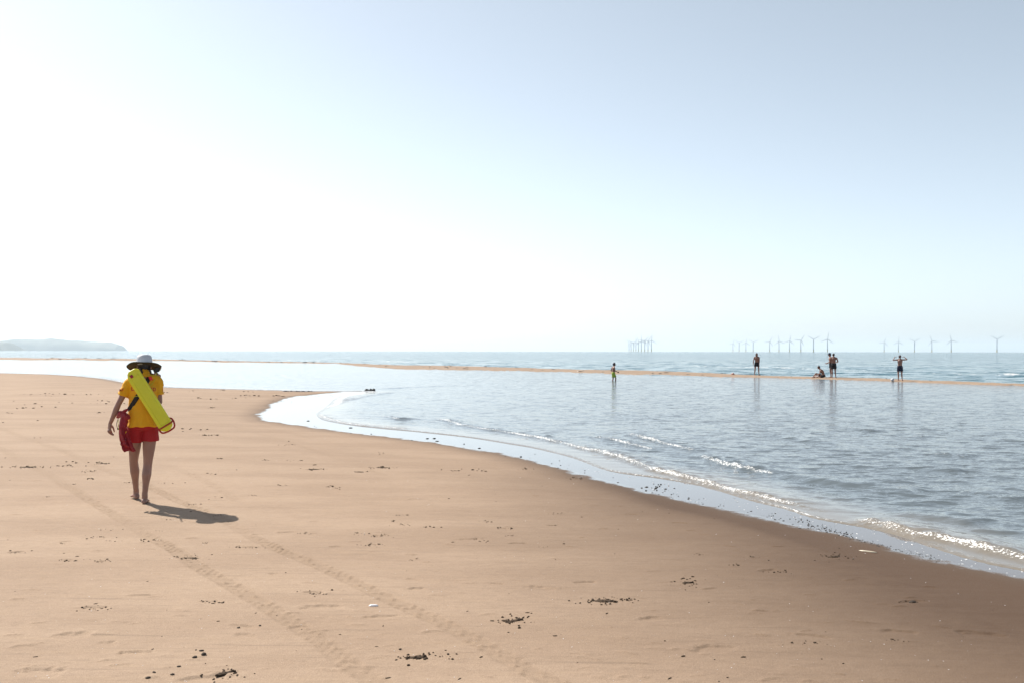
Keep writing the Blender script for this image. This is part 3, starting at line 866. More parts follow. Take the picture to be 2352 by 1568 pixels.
def build_cap(name, J, k, lift=0.02, long=False, brim=False, voxel=0.007):
    """hair (or a cap when brim) sitting over the skull and leaving the face free"""
    f, u, s = head_frame(J['face'], J.get('hup', (0, 0, 1))); c = np.array(J['head'], float); hk = J.get('hk', k)
    A = Acc()
    A.blob(c + u * 0.040 * hk - f * 0.018 * hk, s * 0.083 * hk, f * 0.094 * hk, u * 0.086 * hk)
    A.blob(c + u * 0.0 * hk - f * 0.045 * hk, s * 0.076 * hk, f * 0.062 * hk, u * 0.080 * hk)
    if long:
        A.blob(c - u * 0.06 * hk - f * 0.050 * hk, s * 0.085 * hk, f * 0.055 * hk, u * 0.10 * hk)
        for q in (-1, 1):
            A.blob(c - u * 0.04 * hk + s * q * 0.074 * hk - f * 0.012 * hk, s * 0.020 * hk, f * 0.045 * hk, u * 0.10 * hk)
    if brim:
        A.tube([c + u * 0.062 * hk + f * 0.05 * hk, c + u * 0.052 * hk + f * 0.145 * hk], [0.070 * hk, 0.055 * hk], flat=0.12, ref=u)
    def w(co):
        return (0.004 if not brim else 0.001) * vnoise(co[:, 0] * 60 + co[:, 1] * 20, co[:, 2] * 30, 63)
    return A.mesh(name, voxel, 2, w)

def add_eyes(J, k, parent, mat):
    f, u, s = head_frame(J['face'], J.get('hup', (0, 0, 1))); c = np.array(J['head'], float); hk = J.get('hk', k)
    for q in (-1, 1):
        A = Acc(); A.blob(c + s * q * 0.031 * hk + f * 0.079 * hk + u * 0.004 * hk, s * 0.012 * hk, f * 0.009 * hk, u * 0.007 * hk, 10, 6)
        link('eye', A.mesh('eye'), mat, parent)

def skin_mat(name, col):
    return simple_mat(name, col, rough=0.5, var=0.22, scale=7.0, bump=0.25, bump_scale=300, **{'Subsurface Weight': 0.12, 'Subsurface Scale': 0.01})

M_SKIN_A = skin_mat('skin_fair', (0.275, 0.155, 0.122))
M_SKIN_B = skin_mat('skin_tanned', (0.22, 0.11, 0.08))
M_HAIR = simple_mat('hair_dark', (0.018, 0.012, 0.010), rough=0.45, var=0.4, scale=60)
M_EYE = simple_mat('eye_dark', (0.03, 0.025, 0.022), rough=0.15)
M_BLACK_CLOTH = simple_mat('black_cloth', (0.012, 0.013, 0.018), rough=0.85, var=0.25, scale=40, bump=0.3)
M_NAVY_CLOTH = simple_mat('navy_cloth', (0.012, 0.018, 0.045), rough=0.85, var=0.25, scale=40, bump=0.3)

# ------------------------------------------------------------------ the lifeguard, walking away with the rescue tube on her back
LG = on_sand(332.0, 1155.0)
LG_DIR = math.atan2(-LG.x, LG.y)
LG.z = sand_surface_z(LG.x, LG.y)
lg = thing('person', 'lifeguard in yellow shirt, red shorts and white sun hat walking away barefoot', 'person', LG, LG_DIR)
JL = dict(pelvis=V(-0.022, 0.0, 0.93), neck=V(-0.014, 0.005, 1.455), head=V(-0.012, 0.055, 1.575), face=V(-0.10, 1.0, -0.30), hup=V(0, 0.28, 1),
          sho=(V(-0.165, 0.0, 1.405), V(0.135, 0.01, 1.405)), elb=(V(-0.285, -0.02, 1.155), V(0.158, -0.01, 1.165)), wri=(V(-0.375, 0.03, 0.925), V(0.145, 0.155, 1.400)),
          hip=(V(-0.098, 0.01, 0.865), V(0.058, 0.0, 0.865)), kne=(V(-0.122, 0.19, 0.475), V(0.033, 0.015, 0.455)), ank=(V(-0.094, 0.37, 0.098), V(0.002, 0.0, 0.098)),
          foot=(V(-0.22, 1, 0), V(0.12, 1, 0)), sole=(0.012, 0.0),
          hand=((V(-0.10, 0.05, -1), V(0.75, 0.35, -0.1), V(0.55, 0.8, 0.0)), (V(-0.02, -0.15, 1), V(-0.6, -0.75, 0), V(-0.4, 0.8, 0.1))), curl=(0.55, 0.9), hk=0.95, belly=(0, 0.012, 0))
link('body', build_body('body', JL, 0.97, FEMALE, voxel=0.0048, slim=0.86), M_SKIN_A, lg)
add_eyes(JL, 0.97, lg, M_EYE)
# hair with two short pigtails
A = Acc()
f, u, s = head_frame(JL['face'], JL['hup']); c = JL['head']
A.blob(c + u * 0.03 - f * 0.018, s * 0.082, f * 0.093, u * 0.086)
A.blob(c - u * 0.030 - f * 0.040, s * 0.070, f * 0.058, u * 0.066)
hair_w = lambda co: 0.003 * vnoise(co[:, 0] * 80, co[:, 2] * 25 + co[:, 1] * 30, 63)
hair = link('hair', A.mesh('hair', 0.005, 2, hair_w), M_HAIR, lg)
for x0, x1 in ((-0.045, -0.034), (0.045, 0.058)):
    A = Acc()
    A.tube([V(x0 * 0.9, -0.035, 1.560), V(x0, -0.080, 1.545), V(x1, -0.092, 1.520), V(x1 * 1.02, -0.085, 1.500)], [0.010, 0.013, 0.013, 0.006], n=12)
    link('pigtail', A.mesh('pigtail', 0.003, 1, lambda co: 0.0018 * np.sin(co[:, 2] * 420)), M_HAIR, hair)

# yellow shirt
M_SHIRT = simple_mat('yellow_cotton', (0.72, 0.36, 0.006), rough=0.8, var=0.06, scale=14, bump=0.35, bump_scale=500, **{'Subsurface Weight': 0.08, 'Subsurface Scale': 0.02})
shirt_prof = [(-0.085, 0.172, 0.132), (-0.04, 0.172, 0.133), (0.10, 0.160, 0.124), (0.30, 0.151, 0.114), (0.50, 0.156, 0.118), (0.68, 0.166, 0.124), (0.80, 0.164, 0.114), (0.90, 0.128, 0.086), (0.97, 0.082, 0.072)]
A = Acc()
A.sections(torso_secs(JL, shirt_prof, 1.0, 0.004), n=40, power=2.2)
for i in (0, 1):
    sh, el = JL['sho'][i], JL['elb'][i]
    A.tube([lerp(JL['neck'], sh, 0.2), lerp(JL['neck'], sh, 0.65) + V(0, 0, 0.012), sh + V(0, 0, 0.002)], [0.062, 0.058, 0.060])
    A.tube([sh, lerp(sh, el, 0.3), lerp(sh, el, 0.64)], [0.058, 0.060, 0.062], n=24, round_ends=False)
A.tube([JL['neck'] + V(0, -0.002, 0.0), JL['neck'] + V(0, 0.008, 0.05), JL['neck'] + V(0, 0.02, 0.098)], [0.078, 0.070, 0.066], n=24, round_ends=False)
def shirt_w(co):
    x, y, z = co[:, 0], co[:, 1], co[:, 2]
    hemz = sstep(1.15, 0.95, z)
    w = 0.0060 * vnoise(x * 9 + z * 5, z * 6 - x * 4 + y * 5, 71) + 0.0042 * vnoise(x * 22 + z * 14, z * 12 - x * 14 + y * 12, 72)
    arm = sstep(0.13, 0.2, np.abs(x + 0.01))
    w += arm * 0.005 * vnoise(x * 40 + z * 30, z * 14 - x * 20, 73)
    w += hemz * 0.004 * np.sin(np.arctan2(y, x + 0.01) * 7 + z * 8)
    w += 0.0025 * np.exp(-((z - 1.52) / 0.006) ** 2)
    w += 0.0018 * (np.exp(-((z - 0.905) / 0.005) ** 2))
    return w
shirt_me = A.mesh('shirt', 0.0055, 3, shirt_w)
shirt = link('shirt', shirt_me, M_SHIRT, lg)

def bvh_of(me):
    return BVHTree.FromPolygons([v.co.copy() for v in me.vertices], [tuple(p.vertices) for p in me.polygons])
SHIRT_BVH = bvh_of(shirt_me)

def text_mesh(body, size, extrude=0.0, spacing=1.0, offset=0.0):
    cu = bpy.data.curves.new('lettering', 'FONT')
    cu.body = body; cu.size = size; cu.extrude = extrude; cu.space_character = spacing; cu.offset = offset
    cu.align_x = 'CENTER'; cu.align_y = 'CENTER'; cu.resolution_u = 3
    o = bpy.data.objects.new('tmp', cu); C.objects.link(o)
    dg = bpy.context.evaluated_depsgraph_get()
    me = bpy.data.meshes.new_from_object(o.evaluated_get(dg), depsgraph=dg)
    bpy.data.objects.remove(o)
    return me

def wrap_text(me, place, bvh, direction, off=0.003, cuts=2):
    """lay flat lettering onto a curved surface: place(x, y) -> start point, then cast along direction"""
    bm = bmesh.new(); bm.from_mesh(me)
    bmesh.ops.triangulate(bm, faces=bm.faces[:])
    bmesh.ops.subdivide_edges(bm, edges=bm.edges[:], cuts=cuts, use_grid_fill=True)
    d = Vector(direction).normalized()
    for v in bm.verts:
        p = Vector(place(v.co.x, v.co.y))
        hit = bvh.ray_cast(p, d)
        v.co = (hit[0] if hit[0] is not None else p + d * 0.35) - d * off
    bm.to_mesh(me); bm.free()
    return me

M_RED_PRINT = simple_mat('red_print', (0.42, 0.012, 0.015), rough=0.6, var=0.1)
me = text_mesh('LIFEGUARD', 0.0475, spacing=1.12, offset=0.0012)
link('lettering', wrap_text(me, lambda x, y: (x - 0.016, -0.6, 1.322 + y * 1.2 - 0.03 * x), SHIRT_BVH, (0, 1, 0), 0.0035), M_RED_PRINT, shirt)
me = text_mesh('AV', 0.046, spacing=1.05, offset=0.0004)
link('lettering', wrap_text(me, lambda x, y: (-0.255 + x * 0.8, -0.6, 1.318 + y + 0.15 * x), SHIRT_BVH, (0, 1, 0), 0.007), M_RED_PRINT, shirt)
me = text_mesh('S', 0.046, offset=0.0004)
link('lettering', wrap_text(me, lambda x, y: (0.192 + x * 0.35, -0.6, 1.305 + y), SHIRT_BVH, (0, 1, 0), 0.0035), M_RED_PRINT, shirt)

# red shorts
M_SHORTS = simple_mat('red_shorts_cloth', (0.33, 0.005, 0.010), rough=0.75, var=0.12, scale=16, bump=0.3, bump_scale=400)
J2 = dict(JL); J2['kne'] = (V(-0.122, 0.13, 0.475), V(0.050, 0.01, 0.455))
link('shorts', build_shorts('shorts', J2, 0.97, length=0.34, grow=0.010, voxel=0.0055, flare=0.020, wr=0.003, top=0.12), M_SHORTS, lg)

# white sun hat with a wide drooping brim
M_HAT_TOP = simple_mat('hat_white', (0.46, 0.48, 0.52), rough=0.8, var=0.08, scale=25, bump=0.3, bump_scale=500)
M_HAT_UNDER = simple_mat('hat_lining', (0.034, 0.028, 0.013), rough=0.9, var=0.15, scale=25)
hat_t = 0.20
hc = V(-0.012, 0.035, 1.592)
hu = unit(V(0, hat_t, 1)); hf = unit(V(0, 1, -hat_t)); hs = V(1, 0, 0)
nring, nang = 26, 72
def hat_surface(kind):
    rings = []
    for i in range(nring):
        t = i / (nring - 1)
        ring = []
        for a in np.linspace(0, 2 * np.pi, nang, endpoint=False):
            ca, sa = math.cos(a), math.sin(a)
            cb, sb_ = math.copysign(abs(ca) ** 0.72, ca), math.copysign(abs(sa) ** 0.72, sa)
            if kind == 'crown':
                ph = t * math.pi / 2
                r = (0.0885 * (math.sin(ph) ** 0.42) + 0.002) * (1 + 0.02 * math.sin(3 * a + 1) * t)
                h = 0.121 * (math.cos(ph) ** 0.6) + 0.003 * math.sin(2 * a + 9 * t)
                p = hc + hs * (r * ca) + hf * (r * 1.08 * sa) + hu * (h + 0.004)
            else:
                r = (0.084 + t * 0.108) if kind == 'brim' else (0.02 + t * 0.172)
                droop = 0.006 * t + 0.020 * t * max(0, sa) - 0.014 * t * max(0, -sa) ** 3 + 0.012 * t ** 3 * ca * ca
                wav = 0.007 * t * math.sin(2 * a + 0.6) + 0.004 * t * math.sin(5 * a)
                mixq = t * 0.85
                p = hc + hs * (r * (ca * (1 - mixq) + cb * mixq)) + hf * (r * 0.96 * (sa * (1 - mixq) + sb_ * mixq)) + hu * (0.006 - droop + wav) - (hu * 0.004 if kind == 'under' else 0)
            ring.append(p)
        rings.append(np.array(ring))
    return rings
hat_c = Acc(); hat_c.rings(hat_surface('crown'))
hat_b = Acc(); rs = hat_surface('brim'); hat_b.rings(rs, cap=False)
hat_u = Acc(); ru = hat_surface('under'); hat_u.rings(ru[:-1] + [ru[-1] * 0.7 + rs[-1] * 0.3], cap=False)
hat = link('hat', hat_c.mesh('hat', None, 0, lambda co: 0.003 * vnoise(co[:, 0] * 30, co[:, 2] * 30 + co[:, 1] * 20, 75)), M_HAT_TOP, lg, label='white sun hat with dark lined brim')
link('brim', hat_b.mesh('brim'), M_HAT_TOP, hat)
link('brim_lining', hat_u.mesh('brim_lining'), M_HAT_UNDER, hat)

# ------------------------------------------------------------------ rescue tube slung across her back
M_TUBE = simple_mat('tube_foam', (0.66, 0.64, 0.022), rough=0.42, var=0.05, scale=10, bump=0.15, bump_scale=120, **{'Subsurface Weight': 0.15, 'Subsurface Scale': 0.03})
M_WEB = simple_mat('black_webbing', (0.010, 0.010, 0.012), rough=0.7, var=0.3, scale=80, bump=0.6, bump_scale=600)
M_ROPE = simple_mat('red_rope', (0.36, 0.02, 0.012), rough=0.6, var=0.2, scale=90, bump=0.8, bump_scale=500)
M_CORD = simple_mat('lime_cord', (0.50, 0.55, 0.03), rough=0.6)
M_REDPLASTIC = simple_mat('red_plastic', (0.75, 0.015, 0.012), rough=0.35)
M_PATCH = simple_mat('red_patch', (0.30, 0.015, 0.035), rough=0.6)
tube = thing('rescue_tube', "long lime yellow foam rescue tube slung diagonally across the lifeguard's back", 'rescue tube', LG, LG_DIR)
top_p, bot_p = V(-0.152, -0.198, 1.540), V(0.226, -0.210, 0.905)
tl = unit(top_p - bot_p); tw = unit(np.cross(tl, V(0, -1, 0))); tn = np.cross(tw, tl)
if tw[0] < 0: tw = -tw
tn = V(0, -1, 0) - tl * np.dot(V(0, -1, 0), tl); tn = unit(tn)
TL = float(np.linalg.norm(top_p - bot_p)); TW, TT = 0.080, 0.042
def tube_pt(a, b, h):
    """a along from the lower end, b across, h outwards"""
    return bot_p + tl * a + tw * b + tn * h
plan = [(-0.0, -TW), (TL - 0.075, -TW), (TL - 0.020, -TW * 0.70), (TL, -TW * 0.35), (TL, TW * 0.55), (TL - 0.030, TW), (0.0, TW), (-0.030, TW * 0.80), (-0.055, TW * 0.35), (-0.055, -TW * 0.35), (-0.030, -TW * 0.80)]
bm = bmesh.new()
fv = [bm.verts.new(tube_pt(a, b, -TT)) for a, b in plan]
face = bm.faces.new(fv)
ext = bmesh.ops.extrude_face_region(bm, geom=[face])
for v in ext['geom']:
    if isinstance(v, bmesh.types.BMVert):
        v.co += Vector(tn) * (2 * TT)
bmesh.ops.recalc_face_normals(bm, faces=bm.faces[:])
bmesh.ops.bevel(bm, geom=bm.edges[:], offset=0.016, segments=3, profile=0.6, affect='EDGES', clamp_overlap=True)
me = bpy.data.meshes.new('foam_body'); bm.to_mesh(me); bm.free()
me.polygons.foreach_set('use_smooth', np.ones(len(me.polygons), bool)); me.update()
foam_body = link('foam_body', me, M_TUBE, tube)
# moulded border line and lettering, raised from the foam; the word runs from the lower end upwards
A = Acc()
bord = [(0.045, -0.046), (TL - 0.11, -0.046), (TL - 0.085, -0.025), (TL - 0.085, 0.025), (TL - 0.11, 0.046), (0.045, 0.046), (0.03, 0.03), (0.03, -0.03), (0.045, -0.046)]
A.tube([tube_pt(a, b, TT + 0.0005) for a, b in bord], [0.0035] * 9, n=8, dens=4)
link('moulded_border', A.mesh('moulded_border'), M_TUBE, foam_body)
me = text_mesh('LIFEGUARD', 0.092, extrude=0.0025, spacing=1.12)
co = np.empty(len(me.vertices) * 3, np.float32); me.vertices.foreach_get('co', co); co = co.reshape(-1, 3)
q = np.array([tube_pt(TL / 2 - 0.02 + x * 1.0, -y, TT + 0.001 + z) for x, y, z in co], np.float32)
me.vertices.foreach_set('co', q.ravel()); me.flip_normals(); me.update()
link('moulded_lettering', me, M_TUBE, foam_body)
A = Acc()
A.sections([(tube_pt(TL - 0.062 + a, -0.028 + 0.0, TT + h), tw * 0.017, tn * 0.003) for a, h in ((-0.018, 0.001), (0.018, 0.001))], n=16, power=8)
link('red_patch', A.mesh('red_patch'), M_PATCH, foam_body)
# strap: a loop over the right shoulder and round to the left hip, laid on the shirt
sc = V(-0.088, 0.0, 1.23)
sa = unit(V(0.235, 0.0, 0.40)); sb = V(0, 1, 0); snrm = np.cross(sa, sb)
ring_pts = []
for a in np.linspace(0, 2 * np.pi, 73):
    d = sa * math.cos(a) + sb * math.sin(a)
    r_ = 0.30
    row = []
    for w_ in (-0.025, -0.008, 0.008, 0.025):
        o_ = sc + snrm * w_
        p = o_ + d * 0.9
        hit = SHIRT_BVH.ray_cast(Vector(p), Vector(-d))
        h_ = np.array(hit[0]) if hit[0] is not None else o_ + d * 0.2
        row.append(h_)
    row = np.array(row); row = 0.5 * row + 0.5 * row.mean(0)[None, :] + 0.5 * np.outer((-0.025, -0.008, 0.008, 0.025), snrm)
    ring_pts.append((row, d))
centre = np.array([r[0] for r in ring_pts])
for _ in range(3):
    centre = 0.5 * centre + 0.25 * (np.roll(centre, 1, 0) + np.roll(centre, -1, 0))
A = Acc()
strap_rings = []
for (row, d), cpos in zip(ring_pts, centre):
    lowr = cpos + d * 0.002; upr = cpos + d * 0.009
    strap_rings.append(np.vstack([lowr, upr[::-1]]))
A.rings(strap_rings, cap=False)
strap = link('shoulder_strap', A.mesh('shoulder_strap'), M_WEB, tube)
def back_pt(x, z, off):
    hit = SHIRT_BVH.ray_cast(Vector((x, -0.6, z)), Vector((0, 1, 0)))
    y = hit[0].y if hit[0] is not None else -0.11
    return V(x, y - off, z)
A = Acc()
b0, b1 = back_pt(0.050, 1.468, 0.018), back_pt(0.068, 1.425, 0.020)
A.sections([(lerp(b0, b1, t), V(0.016, 0, 0.004) * k_, V(0, -0.007, 0)) for t, k_ in ((0, 0.8), (0.1, 1), (0.9, 1.1), (1, 0.9))], n=16, power=6)
link('buckle', A.mesh('buckle'), M_REDPLASTIC, tube)
A = Acc()
A.tube([back_pt(0.04, 1.480, 0.012), back_pt(0.10, 1.476, 0.014), V(0.125, 0.03, 1.50), back_pt(0.105, 1.43, 0.006), back_pt(0.075, 1.385, 0.007), back_pt(0.045, 1.36, 0.008), back_pt(0.0, 1.34, 0.03)], [0.0028] * 7, n=8, dens=6)
link('tow_line', A.mesh('tow_line'), M_CORD, tube)
A = Acc()
A.tube([back_pt(-0.145, 1.225, 0.006), back_pt(-0.12, 1.237, 0.014), back_pt(-0.08, 1.248, 0.022), back_pt(-0.04, 1.255, 0.04)], [0.0028] * 4, n=8, dens=6)
link('tow_line', A.mesh('tow_line'), M_CORD, tube)
# red grab rope round the lower end
A = Acc()
loop = [tube_pt(0.012, -TW - 0.004, 0), tube_pt(0.006, -TW * 0.9, TT + 0.003), tube_pt(0.006, 0, TT + 0.006), tube_pt(0.008, TW * 0.9, TT + 0.003), tube_pt(0.014, TW + 0.006, 0), tube_pt(0.010, TW * 0.5, -TT - 0.004), tube_pt(0.008, -TW * 0.5, -TT - 0.004), tube_pt(0.012, -TW - 0.004, 0)]
A.tube(loop, [0.0085] * 8, n=10, dens=6)
link('grab_rope', A.mesh('grab_rope'), M_ROPE, tube)
A = Acc()
A.tube([tube_pt(0.012, -TW - 0.006, 0.01), tube_pt(-0.045, -TW * 0.95, 0.012), tube_pt(-0.064, -TW * 0.35, 0.012), tube_pt(-0.066, TW * 0.35, 0.012), tube_pt(-0.055, TW * 0.9, 0.010), tube_pt(-0.012, TW + 0.014, 0.006), tube_pt(0.035, TW + 0.016, 0.0), tube_pt(0.055, TW + 0.002, 0.0)], [0.010] * 8, n=10, dens=6)
link('grab_rope', A.mesh('grab_rope'), M_ROPE, tube)

# ------------------------------------------------------------------ red jacket tied at her left hip
M_JACKET = simple_mat('red_jacket_cloth', (0.24, 0.004, 0.014), rough=0.6, var=0.15, scale=18, bump=0.4, bump_scale=350)
M_YELLOW_PRINT = simple_mat('yellow_print', (0.75, 0.42, 0.02), rough=0.6)
jk = thing('jacket', "crumpled red jacket hanging at the lifeguard's left hip", 'jacket', LG, LG_DIR)
A = Acc()
A.tube([V(-0.290, 0.10, 1.000), V(-0.275, 0.02, 1.035), V(-0.245, -0.06, 1.040), V(-0.200, -0.118, 1.018), V(-0.180, -0.128, 1.000)], [0.024, 0.034, 0.040, 0.042, 0.036], n=18, flat=0.75, ref=V(0.6, -0.8, 0))
A.tube([V(-0.250, -0.03, 1.05), V(-0.222, -0.075, 1.075), V(-0.190, -0.105, 1.095)], [0.020, 0.022, 0.018], n=12)
secs = []
for z, xl, xr, yc, th in ((1.03, -0.262, -0.180, -0.105, 0.030), (0.96, -0.272, -0.180, -0.115, 0.034), (0.89, -0.277, -0.188, -0.118, 0.036), (0.82, -0.276, -0.168, -0.120, 0.036),
                          (0.76, -0.270, -0.150, -0.122, 0.038), (0.70, -0.258, -0.132, -0.124, 0.038), (0.655, -0.240, -0.112, -0.124, 0.036), (0.62, -0.226, -0.096, -0.122, 0.026)):
    secs.append((z, xl, xr, yc, th))
ang = np.linspace(0, 2 * np.pi, 48, endpoint=False)
rings = []
for z, xl, xr, yc, th in secs:
    cx, rx = (xl + xr) / 2, (xr - xl) / 2
    x = cx + rx * np.cos(ang)
    y = yc + th * np.sin(ang) + 0.016 * np.sin((x - cx) * 120 + z * 9) * min(1, (1.05 - z) * 4)
    zz = z + np.zeros_like(x)
    if z < 0.67:
        zz = z + 0.045 * np.exp(-((x + 0.185) / 0.022) ** 2) - 0.012 * np.exp(-((x + 0.215) / 0.02) ** 2)
    rings.append(np.stack([x, y, zz], -1))
A.rings(rings)
jacket_me = A.mesh('cloth', 0.0055, 2, lambda co: 0.007 * vnoise(co[:, 0] * 34 + co[:, 2] * 9, co[:, 2] * 10 + co[:, 1] * 8, 81) + 0.005 * vnoise(co[:, 0] * 70 + co[:, 1] * 50, co[:, 2] * 44, 82))
cloth = link('cloth', jacket_me, M_JACKET, jk)
JB = bvh_of(jacket_me)
me = text_mesh('P', 0.038, offset=0.0004)
link('lettering', wrap_text(me, lambda x, y: (-0.203 + x * 0.8 + y * 0.2, -0.6, 0.835 + y), JB, (0, 1, 0), 0.003), M_YELLOW_PRINT, cloth)
A = Acc()
A.tube([V(-0.285, -0.06, 0.990), V(-0.300, -0.075, 0.950), V(-0.302, -0.075, 0.915), V(-0.292, -0.075, 0.880)], [0.003] * 4, n=8)
link('drawcord', A.mesh('drawcord'), M_WEB, jk)
A = Acc()
A.tube([V(-0.284, -0.08, 0.975), V(-0.288, -0.09, 0.945), V(-0.282, -0.09, 0.915), V(-0.280, -0.088, 0.868)], [0.0032] * 4, n=8)
link('drawcord', A.mesh('drawcord'), M_CORD, jk)
A = Acc(); A.tube([V(-0.291, -0.075, 0.882), V(-0.289, -0.075, 0.866)], [0.0055, 0.006], n=10)
link('cord_toggle', A.mesh('cord_toggle'), M_BLACK_CLOTH, jk)

# black folding case held up by her right hand
case = thing('folding_case', "small black folding case with pale lining raised in the lifeguard's right hand", 'case', LG, LG_DIR)
def plate(name, pts, nrm, th, mat):
    bm = bmesh.new(); n_ = Vector(unit(nrm))
    vs_ = [bm.verts.new(Vector(p) - n_ * th / 2) for p in pts]
    fc = bm.faces.new(vs_); e = bmesh.ops.extrude_face_region(bm, geom=[fc])
    for v in e['geom']:
        if isinstance(v, bmesh.types.BMVert): v.co += n_ * th
    bmesh.ops.recalc_face_normals(bm, faces=bm.faces[:])
    bmesh.ops.bevel(bm, geom=bm.edges[:], offset=th * 0.25, segments=2, affect='EDGES')
    me = bpy.data.meshes.new(name); bm.to_mesh(me); bm.free()
    return link(name, me, mat, case)
M_CASE = simple_mat('black_leatherette', (0.012, 0.012, 0.015), rough=0.4, var=0.2, scale=60, bump=0.4)
M_PAGE = simple_mat('pale_lining', (0.75, 0.68, 0.55), rough=0.7)
yb = 0.115
plate('cover', [(0.085, yb, 1.532), (0.117, yb, 1.566), (0.178, yb + 0.01, 1.577), (0.154, yb, 1.520), (0.100, yb - 0.005, 1.508)], (0.1, -1, 0.1), 0.008, M_CASE)
plate('cover', [(0.100, yb - 0.004, 1.506), (0.154, yb, 1.520), (0.166, yb + 0.06, 1.538), (0.112, yb + 0.065, 1.522)], (0.15, 0.2, 1), 0.008, M_CASE)
plate('lining', [(0.158, yb + 0.012, 1.530), (0.179, yb + 0.016, 1.573), (0.178, yb + 0.05, 1.560), (0.166, yb + 0.05, 1.528)], (1, -0.1, -0.2), 0.005, M_PAGE)

# ------------------------------------------------------------------ bathers on the sandbar and in the lagoon
def std(**kw):
    J = dict(pelvis=V(0, 0, 0.95), neck=V(0, -0.005, 1.46), head=V(0, 0.015, 1.625), face=V(0, 1, 0),
             sho=(V(-0.185, 0, 1.405), V(0.185, 0, 1.405)), elb=(V(-0.235, -0.03, 1.12), V(0.235, -0.03, 1.12)), wri=(V(-0.25, 0.03, 0.88), V(0.25, 0.03, 0.88)),
             hip=(V(-0.092, 0, 0.90), V(0.092, 0, 0.90)), kne=(V(-0.105, 0.02, 0.49), V(0.105, 0.02, 0.49)), ank=(V(-0.115, -0.02, 0.09), V(0.115, -0.02, 0.09)),
             foot=(V(-0.2, 1, 0), V(0.2, 1, 0)),
             hand=((V(0, 0.1, -1), V(1, 0, 0), V(0, 1, 0)), (V(0, 0.1, -1), V(-1, 0, 0), V(0, 1, 0))))
    J.update(kw)
    return J

def bather(label, J, k, loc, rotz, skin, shorts_mat, hair_mat, long=False, cap=None, length=0.5, wet_to=None, prof=MALE, slim=1.0, group='bathers on the sandbar'):
    t = thing('person', label, 'person', loc, rotz, group)
    t.scale = (k, k, k)
    link('body', build_body('body', J, 1.0, prof, voxel=0.011, slim=slim), skin, t)
    link('shorts', build_shorts('shorts', J, 1.0, length=length, grow=0.010, voxel=0.012, flare=0.016), shorts_mat, t)
    link('hair', build_cap('hair', J, 1.0, long=long), hair_mat, t)
    if cap:
        link('cap', build_cap('cap', dict(J, hk=1.06), 1.0, brim=True), cap, t)
    add_eyes(J, 1.0, t, M_EYE)
    return t

# long-haired youth standing, front turned to the beach, looking along the bar
J = std(face=V(-0.55, 0.8, 0.02), sho=(V(-0.175, 0.0, 1.40), V(0.175, 0.0, 1.405)), elb=(V(-0.19, 0.0, 1.12), V(0.245, -0.02, 1.12)), wri=(V(-0.175, 0.06, 0.88), V(0.275, 0.03, 0.86)),
        kne=(V(-0.15, 0.05, 0.49), V(0.135, 0.02, 0.49)), ank=(V(-0.17, 0.02, 0.09), V(0.165, -0.03, 0.09)), foot=(V(-1, 0.5, 0), V(0.15, 1, 0)))
p = on_bar(1735, 0.45)
bather('person in short black swim shorts standing alone on the sandbar', J, 0.965, p, math.atan2(-p.x, p.y) + math.pi, M_SKIN_B, M_BLACK_CLOTH, M_HAIR, long=True, length=0.50)

# man sitting with one knee up, seen from his side, facing left
J = std(pelvis=V(0, 0, 0.13), neck=V(0, 0.24, 0.60), head=V(0, 0.34, 0.735), face=V(0, 0.85, -0.5), hup=V(0, 0.5, 0.85), belly=(0, -0.05, 0.01),
        sho=(V(-0.18, 0.21, 0.55), V(0.18, 0.21, 0.55)), elb=(V(-0.22, 0.30, 0.30), V(0.22, 0.24, 0.29)), wri=(V(-0.10, 0.48, 0.20), V(0.10, 0.46, 0.17)),
        hip=(V(-0.095, 0.03, 0.11), V(0.095, 0.03, 0.11)), kne=(V(-0.22, 0.38, 0.10), V(0.10, 0.52, 0.30)), ank=(V(0.02, 0.66, 0.075), V(0.11, 0.70, 0.075)),
        foot=(V(0.2, 1, 0), V(0.1, 1, 0)), hand=((V(0.4, 0.8, -0.2), V(0.3, 0, -1), V(0.8, 0.4, 0.3)), (V(-0.3, 0.85, -0.2), V(-0.2, 0, -1), V(-0.8, 0.4, 0.3))))
p = on_bar(1882, 0.42)
sit = bather('person sitting on the sandbar with one knee raised, facing left', J, 0.98, p + Vector((0.25, 0, -0.008)), R(80), M_SKIN_B, M_BLACK_CLOTH, M_HAIR, length=0.55)

# man with a cap, side on, half hidden
J = std(face=V(0.05, 1, -0.25), hup=V(0, 0.25, 1), neck=V(0, 0.03, 1.455), head=V(0, 0.075, 1.60), sho=(V(-0.18, 0.02, 1.40), V(0.18, 0.02, 1.40)),
        elb=(V(-0.22, 0.02, 1.11), V(0.21, 0.03, 1.12)), wri=(V(-0.12, 0.25, 1.00), V(0.15, 0.24, 0.97)), hand=((V(0.2, 1, -0.1), V(0.6, 0, 0.8), V(1, 0, 0)), (V(-0.2, 1, -0.1), V(-0.6, 0, 0.8), V(-1, 0, 0))))
p = on_bar(1905, 0.62)
bather('person in dark cap and black shorts facing left, half hidden behind another bather', J, 0.99, p, R(72), M_SKIN_B, M_BLACK_CLOTH, M_HAIR, cap=M_NAVY_CLOTH, length=0.5)

